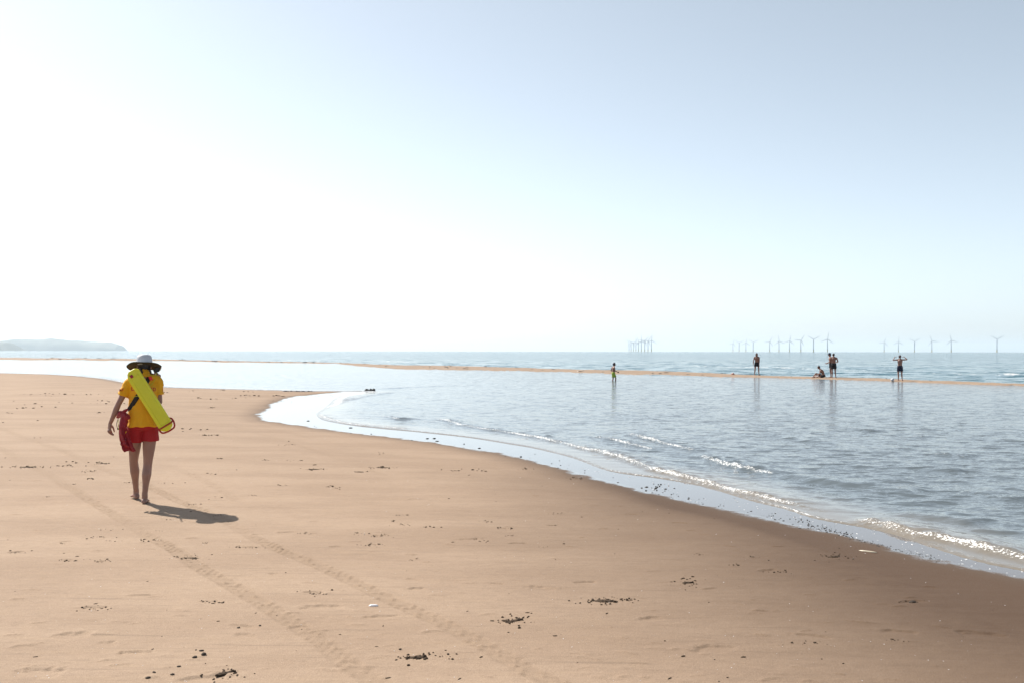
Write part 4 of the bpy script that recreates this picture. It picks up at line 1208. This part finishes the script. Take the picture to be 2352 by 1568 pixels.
# broad-backed man in long black shorts, seen from behind
J = std(face=V(-0.25, 0.9, -0.3), hup=V(0, 0.28, 1), neck=V(0, 0.015, 1.45), head=V(-0.01, 0.05, 1.60), sho=(V(-0.20, 0, 1.39), V(0.20, 0, 1.39)),
        elb=(V(-0.26, 0.02, 1.13), V(0.29, 0.0, 1.13)), wri=(V(-0.13, 0.26, 1.06), V(0.13, 0.24, 1.06)), hand=((V(0.6, 0.7, 0.1), V(0.6, -0.5, 0.3), V(0, 0.2, 1)), (V(-0.6, 0.7, 0.1), V(-0.6, -0.5, 0.3), V(0, 0.2, 1))),
        ank=(V(-0.10, -0.02, 0.09), V(0.14, 0.02, 0.09)), foot=(V(-0.5, 1, 0), V(0.5, 1, 0)))
p = on_bar(1913, 0.45)
bather('person in long black shorts standing with back turned, right one of the pair', J, 0.975, p, math.atan2(-p.x, p.y), M_SKIN_B, M_BLACK_CLOTH, M_HAIR, length=0.66)

# boy flexing both arms towards the sea
J = std(sho=(V(-0.17, 0, 1.42), V(0.17, 0, 1.42)), elb=(V(-0.43, 0.0, 1.39), V(0.45, 0.0, 1.44)), wri=(V(-0.33, 0.06, 1.60), V(0.26, 0.08, 1.62)),
        hand=((V(0.9, 0.1, 0.35), V(0.4, 0, -0.9), V(0, 1, 0.2)), (V(-0.95, 0.1, 0.2), V(-0.3, 0, -0.9), V(0, 1, 0.2))), curl=(1.6, 1.6),
        kne=(V(-0.11, 0.03, 0.49), V(0.11, -0.02, 0.49)), ank=(V(-0.10, 0.10, 0.09), V(0.14, -0.09, 0.09)), head=V(0.0, 0.03, 1.62), face=V(0, 1, 0.05), foot=(V(-0.3, 1, 0), V(0.4, 1, 0)))
p = on_bar(2065, 0.10)
bather('person in navy shorts flexing both arms beside a football', J, 0.93, p, math.atan2(-p.x, p.y), M_SKIN_A, M_NAVY_CLOTH, simple_mat('hair_auburn', (0.05, 0.014, 0.008), rough=0.5), length=0.62, slim=0.9)

# child wading in the lagoon
J = std(pelvis=V(0, 0, 0.95), face=V(0.05, 1, -0.15), hup=V(0, 0.15, 1), neck=V(0, 0.03, 1.46), head=V(0, 0.07, 1.63), hk=1.2,
        elb=(V(-0.24, -0.10, 1.17), V(0.22, 0.03, 1.14)), wri=(V(-0.22, 0.06, 1.02), V(0.16, 0.28, 1.03)), kne=(V(-0.10, 0.02, 0.50), V(0.10, 0.16, 0.52)), ank=(V(-0.11, -0.04, 0.09), V(0.11, 0.16, 0.09)),
        hand=((V(0.1, 0.8, -0.6), V(1, 0, 0), V(0, 0.6, 0.8)), (V(-0.1, 1, -0.3), V(-1, 0, 0), V(0, 0.3, 1))))
wp = at(1409, 873.5, W0)
M_GREEN = simple_mat('lime_swim_cloth', (0.30, 0.40, 0.055), rough=0.8, var=0.15, scale=30)
bather('small person in lime green shorts wading in the lagoon', J, 0.80, (wp.x, wp.y, W0 - 0.27), R(-70), M_SKIN_B, M_GREEN, simple_mat('hair_blue_black', (0.012, 0.014, 0.03), rough=0.4), length=0.72, group='bathers in the lagoon')

# football lying at the lagoon edge: white ball with dark panels
M_BALL = simple_mat('ball_white', (0.75, 0.75, 0.76), rough=0.4)
M_BALL_D = simple_mat('ball_navy', (0.015, 0.03, 0.10), rough=0.4)
bp = on_bar(2047, 0.02)
ball = thing('football', 'white and navy football lying at the lagoon edge of the sandbar', 'ball', (bp.x, bp.y, W0), 0)
A = Acc(); A.blob((0, 0, 0.11), V(0.11, 0, 0), V(0, 0.11, 0), V(0, 0, 0.11), 24, 16)
link('casing', A.mesh('casing'), M_BALL, ball)
bm = bmesh.new(); bmesh.ops.create_icosphere(bm, subdivisions=1, radius=1.0)
dirs = [v.co.normalized() for v in bm.verts]; bm.free()
bm = bmesh.new(); bmesh.ops.create_icosphere(bm, subdivisions=1, radius=1.0); bm.free()
ph = (1 + 5 ** 0.5) / 2
ico = [Vector(v).normalized() for v in [(0, 1, ph), (0, -1, ph), (0, 1, -ph), (0, -1, -ph), (1, ph, 0), (-1, ph, 0), (1, -ph, 0), (-1, -ph, 0), (ph, 0, 1), (-ph, 0, 1), (ph, 0, -1), (-ph, 0, -1)]]
rot = Matrix.Rotation(0.5, 3, 'X') @ Matrix.Rotation(0.4, 3, 'Y')
for d in ico:
    d = rot @ d
    e1 = d.orthogonal().normalized(); e2 = d.cross(e1)
    rr_ = []
    for rad, lift in ((0.046, 0.1085), (0.044, 0.1112), (0.022, 0.1116)):
        rr_.append(np.array([tuple((d + (e1 * math.cos(a) + e2 * math.sin(a)) * (rad / 0.11)).normalized() * lift + Vector((0, 0, 0.11))) for a in np.linspace(0, 2 * np.pi, 5, endpoint=False)]))
    A = Acc(); A.rings(rr_)
    link('panel', A.mesh('panel'), M_BALL_D, ball)

# small pink bundle on the bar
pb = on_bar(1680, 0.55)
A = Acc(); A.blob((0, 0, 0.09), V(0.16, 0, 0.02), V(0, 0.12, 0), V(0, 0, 0.13)); A.blob((0.14, 0.02, 0.05), V(0.12, 0, 0), V(0, 0.10, 0), V(0, 0, 0.07)); A.blob((-0.1, 0, 0.05), V(0.1, 0, 0), V(0, 0.09, 0), V(0, 0, 0.07))
o = link('towel', A.mesh('towel', 0.018, 2, lambda co: 0.02 * vnoise(co[:, 0] * 15, co[:, 2] * 15 + co[:, 1] * 9, 91)), simple_mat('pink_towel', (0.55, 0.33, 0.29), rough=0.9), label='crumpled pinkish towel lying on the sandbar left of the standing bather', cat='towel')
o.location = pb; o.scale = (0.7, 0.7, 0.7)

# ------------------------------------------------------------------ offshore wind turbines
M_TURB = simple_mat('turbine_paint', (0.42, 0.47, 0.54), rough=0.5, var=0.03)
M_TRANS = simple_mat('transition_paint', (0.45, 0.38, 0.16), rough=0.6, var=0.05)
HUB, BLADE = 80.0, 46.0
def turbine_parts():
    parts = {}
    A = Acc(); A.tube([V(0, 0, 14), V(0, 0, 45), V(0, 0, HUB - 1)], [2.9, 2.5, 1.9], n=20, round_ends=False); parts['tower'] = A.mesh('tower')
    A = Acc(); A.tube([V(0, 0, -3), V(0, 0, 15)], [3.1, 3.1], n=20, round_ends=False); A.sections([(V(0, 0, 13.6), V(4.6, 0, 0), V(0, 4.6, 0)), (V(0, 0, 14.4), V(4.6, 0, 0), V(0, 4.6, 0))], n=20, power=2); parts['transition_piece'] = A.mesh('transition_piece')
    A = Acc(); A.sections([(V(0, y, HUB), V(r, 0, 0), V(0, 0, r * 1.05)) for y, r in ((-5.2, 1.3), (-4.6, 1.9), (0, 2.2), (5.5, 2.0), (6.5, 1.2))], n=20, power=4); parts['nacelle'] = A.mesh('nacelle')
    A = Acc(); A.sections([(V(0, y, 0), V(r, 0, 0), V(0, 0, r)) for y, r in ((-2.2, 0.3), (-1.6, 1.1), (-0.4, 1.6), (0.9, 1.6))], n=16, power=2); parts['hub'] = A.mesh('hub')
    A = Acc(); A.sections([(V(0.15 * (z / BLADE), 0, z), V(c_, 0.35 * c_ * (1 - z / BLADE), 0), V(-0.1 * t_, t_, 0)) for z, c_, t_ in ((0.8, 0.95, 0.95), (4, 1.2, 0.8), (9, 1.75, 0.45), (18, 1.4, 0.30), (30, 1.0, 0.2), (41, 0.65, 0.12), (46, 0.15, 0.05))], n=14, power=2); parts['blade'] = A.mesh('blade')
    for k_, me_ in parts.items():
        me_.materials.clear(); me_.materials.append(M_TRANS if k_ == 'transition_piece' else M_TURB)
    return parts
TP = turbine_parts()
TURBINES = [  # photograph x, hub height in source pixels, first blade clockwise from up, label
    (2516.2, 32.8, 88, 'leftmost and smallest wind turbine of the tight cluster far offshore'),
    (2524.6, 34.2, 78, 'second wind turbine from the left in the tight offshore cluster'),
    (2534.1, 35.2, 50, 'third wind turbine from the left in the tight offshore cluster'),
    (2543.7, 36.5, 0, 'fourth wind turbine from the left in the tight offshore cluster, one blade upright'),
    (2554.1, 39.0, 100, 'middle wind turbine of the nine in the tight offshore cluster'),
    (2565.4, 42.5, -3, 'sixth wind turbine from the left in the tight offshore cluster, one blade upright'),
    (2578.8, 43.2, 40, 'seventh wind turbine from the left in the tight offshore cluster'),
    (2591.9, 43.6, 35, 'second wind turbine from the right in the tight offshore cluster'),
    (2605.8, 45.6, 4, 'rightmost and tallest wind turbine of the tight offshore cluster'),
    (2931.8, 32.6, 18, 'first and faintest wind turbine left of the lone standing bather'),
    (2956.5, 35.5, 60, 'wind turbine with Y-shaped blades second left of the lone standing bather'),
    (2983.6, 36.3, 4, 'wind turbine with upright blade nearest left of the lone standing bather'),
    (3012.9, 37.8, 60, 'wind turbine with Y-shaped blades just behind the lone standing bather'),
    (3078.5, 40.3, 24, 'wind turbine first to the right of the lone standing bather'),
    (3116.0, 42.9, -8, 'wind turbine second to the right of the lone standing bather'),
    (3158.1, 44.6, 12, 'wind turbine midway between lone standing bather and the standing pair'),
    (3203.2, 47.2, 33, 'wind turbine just left of the point above the sitting bather'),
    (3254.0, 50.5, 60, 'wind turbine with Y-shaped blades left of the standing pair of bathers'),
    (3309.9, 51.8, 8, 'tall wind turbine directly above the standing pair of bathers'),
    (3536.7, 39.1, 18, 'wind turbine first to the left of the arm-flexing bather'),
    (3593.8, 40.5, 3, 'wind turbine directly behind the arm-flexing bather'),
    (3658.1, 42.6, 58, 'wind turbine with Y-shaped blades first right of the arm-flexing bather'),
    (3727.3, 45.0, -22, 'wind turbine with tilted blades second right of the arm-flexing bather'),
    (3804.9, 47.4, -14, 'wind turbine third right of the arm-flexing bather'),
    (3987.7, 52.4, 60, 'lone wind turbine with Y-shaped blades at the far right of the horizon'),
]
FS = 4096 * 35 / 36.0
for (sx, hp, b0, lab) in TURBINES:
    dist = HUB * FS / hp
    g = ray(sx / 1.74150, 808)
    x, y = g.x / g.y * dist, dist
    t = thing('wind_turbine', lab, 'wind turbine', (x, y, W0), math.atan2(-x, y) + R(16), 'wind turbines on the horizon')
    for k_ in ('transition_piece', 'tower', 'nacelle'):
        o = bpy.data.objects.new(k_, TP[k_]); C.objects.link(o); o.parent = t
    hub = bpy.data.objects.new('hub', TP['hub']); C.objects.link(hub); hub.parent = t; hub.location = (0, -6.6, HUB)
    for j in range(3):
        b = bpy.data.objects.new('blade', TP['blade']); C.objects.link(b); b.parent = t
        b.location = (0, -6.6, HUB); b.rotation_euler = (0, R(b0 + 120 * j), 0)

# ------------------------------------------------------------------ headland on the far left
def headland(name, prof_px, dist, depth, seed, label, mat):
    P = np.array(prof_px, float)
    xs = np.linspace(P[0, 0], P[-1, 0], 560)
    ys = np.interp(xs, P[:, 0], P[:, 1])
    zs = np.array([max(0.0, at_y(x, y, dist).z) for x, y in zip(xs, ys)]); Xs = np.array([at_y(x, 800, dist).x for x in xs])
    zs = zs + 5 * vnoise(Xs * 0.006, Xs * 0, seed) * (zs > 20) + 2.5 * vnoise(Xs * 0.02, Xs * 0, seed + 1) * (zs > 20)
    rows = []
    for t in np.linspace(0, 1, 26):
        prof = math.sin(math.pi * min(1, t * 1.0)) ** 0.55
        yy = dist - depth * 0.5 + depth * t + 120 * vnoise(Xs * 0.002, Xs * 0 + t, seed + 2)
        zz = zs * prof * (1 + 0.12 * vnoise(Xs * 0.004, yy * 0.004, seed + 3)) - (3 if t in (0, 1) else 0)
        rows.append(np.column_stack([Xs * (yy / dist) ** 0.0, yy, np.where(np.abs(t - 0.5) < 0.03, zs, np.minimum(zz, zs))]))
    co = np.array(rows); n0, n1 = co.shape[:2]
    idx = np.arange(n0 * n1).reshape(n0, n1)
    fc = np.stack([idx[:-1, :-1], idx[:-1, 1:], idx[1:, 1:], idx[1:, :-1]], -1).reshape(-1, 4)
    me = bpy.data.meshes.new(name); me.from_pydata(co.reshape(-1, 3).tolist(), [], fc.tolist()); me.update()
    me.polygons.foreach_set('use_smooth', np.ones(len(fc), bool))
    return link(name, me, mat, kind='structure', label=label)
M_HILL = simple_mat('headland_ground', (0.07, 0.08, 0.065), rough=0.9, var=0.3, scale=0.004)
headland('headland', [(-420, 796), (-300, 786), (-150, 784), (-40, 787), (0, 783.3), (12, 781.0), (30, 779.2), (60, 778.6), (80, 779.4), (95, 778.6), (115, 776.6), (135, 778.6), (160, 781), (185, 782.3), (205, 784.4), (230, 785.6), (250, 786.4), (258, 788.4), (270, 791.2), (276, 793), (279, 798), (281, 806)],
         21000, 700, 101, 'long hazy headland ending in a cliff on the left horizon', M_HILL)
headland('headland', [(-420, 800), (-200, 790), (-80, 786), (-20, 784.5), (0, 785), (8, 785.2), (17, 786.8), (25, 791), (32, 797), (38, 803), (42, 806.5)], 15000, 500, 121, 'nearer and darker hazy headland slope at the left edge', M_HILL)

# ------------------------------------------------------------------ things lying on the sand
def lump_cluster(acc, c, spots, seed):
    r = random.Random(seed)
    for (x, y, s) in spots:
        a = r.uniform(0, 6.28); ca, sa_ = math.cos(a), math.sin(a)
        e = r.uniform(0.8, 1.3)
        acc.blob((c[0] + x, c[1] + y, c[2] + s * 0.35), V(ca, sa_, 0.1) * s * e, V(-sa_, ca, 0) * s / e, V(0, 0.1, 1) * s * r.uniform(0.55, 0.85), 10, 6)

M_CLOD = simple_mat('damp_sand_clod', (0.062, 0.044, 0.031), rough=0.95, var=0.4, scale=90, bump=0.8, bump_scale=260, **{'Specular IOR Level': 0.1})
M_PEBBLE = simple_mat('dark_pebble', (0.055, 0.044, 0.036), rough=0.9, var=0.4, scale=60, bump=0.4, **{'Specular IOR Level': 0.15})
def clod(px, py, half, n, size, label, seed, tilt=0.0):
    """heap of broken damp sand pressed up from the beach"""
    half *= 0.85; size *= 0.85
    c = ground(px, py); r = random.Random(seed)
    spots = [(r.gauss(0, half * 0.45), r.gauss(0, half * 0.26), size * r.uniform(0.3, 0.95)) for _ in range(n)]
    spots = [(x, y + x * tilt, s) for x, y, s in spots]
    A = Acc()
    A.blob((0, 0, -0.002), V(half * 0.75, half * 0.75 * tilt, 0), V(0, half * 0.4, 0), V(0, 0, 0.008))
    lump_cluster(A, (0, 0, 0), spots, seed)
    o = link('sand_clod', A.mesh('sand_clod', 0.0055, 1, lambda co: 0.003 * vnoise(co[:, 0] * 150, co[:, 1] * 150 + co[:, 2] * 90, seed)), M_CLOD, label=label, cat='sand clod', group='heaps of broken damp sand')
    o.location = c
    return o
clod(957, 1513, 0.075, 26, 0.014, 'dark heap of broken sand at the bottom edge, between the tyre tracks and centre', 1)
clod(1180, 1427, 0.10, 24, 0.014, 'dark heap of broken sand just right of the right tyre track', 2, 0.9)
clod(1385, 1380, 0.12, 30, 0.014, 'long dark heap of broken sand near the centre of the foreground', 3, -0.1)
clod(1577, 1337, 0.075, 20, 0.015, 'dark heap of broken sand farthest right of the foreground row', 4, 0.5)
clod(517, 1547, 0.075, 18, 0.014, 'dark heap of broken sand at the lower left beside scattered pebbles', 5, 0.7)
clod(1915, 1278, 0.11, 16, 0.013, 'small dark heap of broken sand near the waterline on the right', 6, 0.5)
clod(877, 1073, 0.16, 14, 0.016, 'flat dark heap of broken sand midway to the water', 7)
clod(440, 1281, 0.13, 18, 0.011, 'low dark heap of broken sand pressed in the left tyre track', 8)
clod(65, 1071, 0.22, 18, 0.016, 'wide low heap of dark sand near the left edge beyond the tracks', 9)
clod(237, 1063, 0.18, 12, 0.014, 'low dark heap of sand left of the lifeguard', 10)
clod(720, 1077, 0.14, 10, 0.014, 'low dark heap of sand right of the lifeguard, level with the knees', 11)
clod(825, 1083, 0.12, 10, 0.013, 'thin dark heap of sand a little nearer than the flat one midway to the water', 12)

def seaweed(px, py, half, n, size, label, seed, z=None):
    c = ground(px, py) if z is None else at(px, py, z)
    r = random.Random(seed); A = Acc()
    A.tube([V(-half, 0, 0.0), V(0, 0.02, 0.004), V(half, 0, 0.0)], [size * 0.6, size, size * 0.6], flat=0.4, ref=V(0, 0, 1))
    for _ in range(n):
        x = r.uniform(-half, half); y = r.gauss(0, half * 0.12)
        A.blob((x, y, size * 0.3), V(size * r.uniform(0.5, 1.3), size * 0.3, 0), V(0, size * 0.7, 0), V(0, 0, size * r.uniform(0.4, 1.2)), 10, 6)
    o = link('seaweed', A.mesh('seaweed', size * 0.25, 1, lambda co: size * 0.2 * vnoise(co[:, 0] * 3 / size, co[:, 1] * 3 / size, seed)), M_WEED, label=label, cat='seaweed')
    o.location = c
M_WEED = simple_mat('dark_seaweed', (0.012, 0.014, 0.012), rough=0.35, var=0.4, scale=50)
seaweed(686, 898.5, 0.75, 26, 0.036, 'dark strip of seaweed on the tip of the sand spit', 21)
seaweed(849, 895.3, 0.22, 10, 0.062, 'dark clump of seaweed standing in the shallows off the spit', 22, 0.01)

# scattered pebbles at the lower left, each its own
PEB = [(340, 1557, .018, 'flat dark pebble nearest the bottom edge at the lower left'), (396, 1550, .016, 'dark pointed pebble right of the one nearest the bottom edge'),
       (354, 1545, .014, 'thin dark pebble just above the one nearest the bottom edge'), (411, 1532, .015, 'dark pebble alone in the middle of the lower left scatter'),
       (447, 1512, .021, 'flat grey pebble below the upper pair in the lower left scatter'), (468, 1506, .024, 'largest dark pebble of the lower left scatter, right of the flat grey one'),
       (463, 1496, .018, 'dark oval pebble at the top right of the lower left scatter'), (450, 1494, .010, 'tiny dark pebble at the top of the lower left scatter'),
       (548, 1442, .016, 'dark pebble beside the left tyre track, above the lower left scatter'), (597, 1438, .013, 'small dark pebble nearest the left tyre track edge')]
for i, (px, py, s, lab) in enumerate(PEB):
    A = Acc(); r = random.Random(200 + i)
    s *= 0.62
    A.blob((0, 0, s * 0.2), V(s * 1.25, s * 0.1, 0), V(0, s * 0.9, 0), V(0.1 * s, 0, s * 0.55), 16, 10)
    o = link('pebble', A.mesh('pebble', None, 0, lambda co: s * 0.16 * vnoise(co[:, 0] * 1.6 / s + i, co[:, 1] * 1.6 / s + co[:, 2] / s, 300 + i)), M_PEBBLE, label=lab, cat='pebble', group='pebbles scattered at the lower left')
    o.location = ground(px, py); o.rotation_euler = (0, 0, r.uniform(0, 3))

# white shells
M_SHELL = simple_mat('white_shell', (0.72, 0.70, 0.72), rough=0.35, var=0.1, scale=40)
def shell_mesh(name, ln, wd, ht, bend=0.0):
    """open half valve: thin curved shell with a rim"""
    bm = bmesh.new(); na, nl = 14, 18
    gridv = []
    for lay in (0, 1):
        rows = []
        for i in range(nl + 1):
            t = i / nl * 2 - 1
            prof = max(0.04, (1 - abs(t) ** 3.0)) ** 0.6
            row = []
            for j in range(na + 1):
                a = math.pi * j / na
                r_ = 1.0 - 0.12 * lay
                row.append(bm.verts.new((t * ln * (1 - 0.02 * lay), wd * math.cos(a) * prof * r_ + bend * t * t, ht * math.sin(a) * prof * r_)))
            rows.append(row)
        gridv.append(rows)
    for lay in (0, 1):
        for i in range(nl):
            for j in range(na):
                q_ = [gridv[lay][i][j], gridv[lay][i + 1][j], gridv[lay][i + 1][j + 1], gridv[lay][i][j + 1]]
                bm.faces.new(q_ if lay == 0 else q_[::-1])
    for i in range(nl):
        for j in (0, na):
            bm.faces.new([gridv[0][i][j], gridv[0][i + 1][j], gridv[1][i + 1][j], gridv[1][i][j]])
    for i in (0, nl):
        for j in range(na):
            bm.faces.new([gridv[0][i][j], gridv[0][i][j + 1], gridv[1][i][j + 1], gridv[1][i][j]])
    bmesh.ops.recalc_face_normals(bm, faces=bm.faces[:])
    me = bpy.data.meshes.new(name); bm.to_mesh(me); bm.free()
    me.polygons.foreach_set('use_smooth', np.ones(len(me.polygons), bool))
    return me
o = link('shell', shell_mesh('shell', 0.034, 0.014, 0.013), M_SHELL, label='white oval shell lying between the two tyre tracks in the foreground', cat='shell'); o.location = ground(858, 1391); o.rotation_euler = (0, 0, R(4))
o = link('shell', shell_mesh('shell', 0.085, 0.011, 0.012, 0.01), simple_mat('razor_shell', (0.48, 0.42, 0.32), rough=0.4, var=0.2, scale=50), label='long pale razor shell lying near the waterline on the right', cat='shell'); o.location = ground(1993, 1266); o.rotation_euler = (0, 0, R(-38))
o = link('shell', shell_mesh('shell', 0.030, 0.022, 0.016), M_PEBBLE, label='dark shell lying alone on bare sand at the right', cat='shell'); o.location = ground(2096, 1381); o.rotation_euler = (0, 0, R(30))

# uncountable litter: crumbs, weed fragments and shell grit
def scatter(name, pts, mat, label, flat=0.7, subdiv=1):
    bm = bmesh.new(); bmesh.ops.create_icosphere(bm, subdivisions=subdiv, radius=1.0)
    bv = np.array([v.co[:] for v in bm.verts]); bf = np.array([[v.index for v in f.verts] for f in bm.faces]); bm.free()
    r = np.random.default_rng(5)
    vs_, fs_ = [], []
    for k, (x, y, z, s, ex) in enumerate(pts):
        a = r.uniform(0, 6.28); sc = np.array([s * ex, s, s * flat]) * (1 + 0.0 * s)
        q = bv * (1 + r.uniform(-0.3, 0.3, (len(bv), 1))) * sc
        q = np.stack([q[:, 0] * math.cos(a * 0.25) - q[:, 1] * math.sin(a * 0.25), q[:, 0] * math.sin(a * 0.25) + q[:, 1] * math.cos(a * 0.25), q[:, 2]], -1)
        vs_.append(q + (x, y, z + s * flat * 0.35)); fs_.append(bf + k * len(bv))
    me = bpy.data.meshes.new(name)
    me.from_pydata(np.vstack(vs_).tolist(), [], np.vstack(fs_).tolist()); me.update()
    return link(name, me, mat, kind='stuff', label=label)

r = random.Random(11)
crumbs = []
def crumb_patch(px, py, n, sx, sy, smin, smax):
    for _ in range(n):
        p = ground(px + r.gauss(0, sx), py + r.gauss(0, sy))
        if p.z > 0.0:
            k_ = 1.0 + max(0, (p.y - 9) / 9.0)
            crumbs.append((p.x, p.y, p.z, r.uniform(smin, smax) * k_ * r.random() ** 0.5, r.uniform(1, 1.8)))
for (px, py, n, sx, sy) in [(957, 1513, 30, 30, 5), (1000, 1510, 14, 40, 6), (1180, 1427, 30, 26, 8), (1385, 1380, 34, 30, 4), (1440, 1377, 24, 20, 2.5), (1577, 1337, 26, 22, 8), (517, 1547, 24, 22, 9), (1915, 1278, 26, 22, 6),
                            (65, 1071, 30, 26, 2), (145, 1068, 20, 16, 1.5), (237, 1063, 24, 16, 1.5), (210, 1082, 16, 12, 1.5), (440, 1281, 26, 22, 3), (870, 1227, 22, 16, 2), (856, 1248, 18, 16, 2), (575, 1256, 16, 22, 2),
                            (720, 1077, 18, 14, 1.5), (877, 1073, 26, 16, 1.5), (1050, 1080, 16, 14, 1.5), (40, 1267, 14, 18, 1.5), (160, 1287, 18, 18, 2), (235, 1289, 12, 12, 1.5), (330, 1240, 16, 20, 2), (230, 1233, 14, 20, 2),
                            (490, 1384, 16, 18, 2.5), (215, 1398, 20, 22, 3), (722, 1362, 18, 18, 3), (1110, 1080, 10, 12, 1.5), (1205, 1076, 10, 10, 1.2), (1320, 1098, 14, 14, 1.5), (1160, 1213, 10, 14, 1.5), (1270, 1205, 10, 8, 1), (985, 1209, 10, 14, 1),
                            (480, 998, 16, 14, .8), (1690, 1297, 12, 12, 1.5), (1785, 1312, 14, 22, 1.5), (2050, 1470, 8, 18, 2), (1850, 1475, 10, 30, 3), (2095, 1381, 8, 18, 3), (590, 908, 14, 26, .6), (500, 915, 14, 40, .8), (120, 905, 24, 60, 2), (190, 925, 16, 60, 2), (60, 935, 16, 50, 2), (430, 985, 14, 40, 1.5)]:
    crumb_patch(px, py, n, sx, sy, 0.0035, 0.010)
for _ in range(120):                                   # short dashes of churned sand in the middle distance
    px, py = r.uniform(-60, 1900), 885 + 400 * r.random() ** 1.2
    if ground(px, py).z > 0.03:
        crumb_patch(px, py, r.randint(4, 11), r.uniform(4, 14), 0.5 + (py - 900) * 0.003, 0.003, 0.008)
for _ in range(120):
    px, py = r.uniform(-40, 2390), 905 + 663 * r.random() ** 0.8
    p = ground(px, py)
    if p.z > 0.01:
        k_ = 1.0 + max(0, (p.y - 9) / 8.0)
        crumbs.append((p.x, p.y, p.z, r.uniform(0.002, 0.0065) * k_, r.uniform(1, 3.6)))
scatter('sand_crumbs', crumbs, M_CLOD, 'dark crumbs of damp sand scattered over the beach')
grit = []
for _ in range(430):
    px, py = r.uniform(-40, 2390), 960 + 640 * r.random() ** 0.8
    p = ground(px, py)
    if p.z > 0.0:
        k_ = 1.0 + max(0, (p.y - 7) / 9.0)
        grit.append((p.x, p.y, p.z, r.uniform(0.0008, 0.0032) * k_, r.uniform(1, 1.8)))
scatter('shell_grit', grit, M_SHELL, 'tiny white shell fragments glinting on the sand', 0.5)
weed = []
P1v = np.array(P1)
def along_edge(x0, x1, n, off0, off1, smin, smax):
    for _ in range(n):
        px = r.uniform(x0, x1)
        py = np.interp(px, [q[0] for q in P1_px[18:]], [q[1] for q in P1_px[18:]]) + r.gauss(off0, off1)
        p = at(px, py, 0.0)
        z_ = sand_surface_z(p.x, p.y)
        weed.append((p.x, p.y, max(z_, 0.0), r.uniform(smin, smax) * (1 + max(0, (p.y - 9) / 10)), r.uniform(1.2, 3.2)))
along_edge(1850, 1960, 90, -6, 5, 0.002, 0.0065)
along_edge(1780, 1900, 36, -10, 6, 0.002, 0.007)
along_edge(1950, 2160, 150, 1, 2.5, 0.0015, 0.0045)
along_edge(1480, 1780, 46, -5, 5, 0.002, 0.006)
along_edge(1200, 1480, 14, -8, 6, 0.002, 0.006)
along_edge(700, 1200, 14, -6, 5, 0.004, 0.010)
for px, py, n, sx, sy in ((640, 921, 16, 14, 2), (700, 908, 20, 30, 2), (1510, 1118, 18, 16, 4)):
    for _ in range(n):
        p = at(px + r.gauss(0, sx), py + r.gauss(0, sy), 0.0)
        weed.append((p.x, p.y, max(sand_surface_z(p.x, p.y), 0.0), r.uniform(0.006, 0.014), r.uniform(1, 2.5)))
for _ in range(130):
    px = r.uniform(100, 2350); b_ = on_bar(px, r.uniform(0.1, 0.9))
    weed.append((b_.x, b_.y, b_.z - 0.005, r.uniform(0.015, 0.06) * b_.y / 70, r.uniform(1.5, 4)))
scatter('seaweed_scraps', weed, M_WEED, 'dark scraps of seaweed strewn along the waterline and sandbar', 0.6)
# foam flecks left on the wet film
fl = []
for _ in range(110):
    px = r.uniform(1250, 2352); q_ = r.random()
    y1 = np.interp(px, [q[0] for q in P1_px[18:]], [q[1] for q in P1_px[18:]]); y2 = np.interp(px, [q[0] for q in P2_px[18:]], [q[1] for q in P2_px[18:]])
    p = at(px, y1 * (1 - q_) + y2 * q_, 0.0)
    fl.append((p.x, p.y, max(sand_surface_z(p.x, p.y), 0.0) - 0.001, r.uniform(0.002, 0.008), r.uniform(1.2, 3.5)))
scatter('foam_flecks', fl, simple_mat('foam_fleck', (0.82, 0.82, 0.82), rough=0.4), 'white foam flecks lying on the wet sand film', 0.3)

# ------------------------------------------------------------------ summer haze: one box of thin air round the whole place
bm = bmesh.new(); bmesh.ops.create_cube(bm, size=1.0)
me = bpy.data.meshes.new('haze'); bm.to_mesh(me); bm.free()
m, nt, nodes, links, bs = new_mat('haze_air')
nodes.remove(bs)
pv = N(nt, 'ShaderNodeVolumePrincipled')
pv.inputs['Color'].default_value = (0.82, 0.92, 1.0, 1)
pv.inputs['Density'].default_value = 0.000036
pv.inputs['Anisotropy'].default_value = 0.25
links.new(pv.outputs[0], nodes['Material Output'].inputs['Volume'])
haze = link('haze', me, m, kind='stuff', label='pale summer haze over the sea')
haze.scale = (84000, 62000, 462); haze.location = (0, 30500, 226)
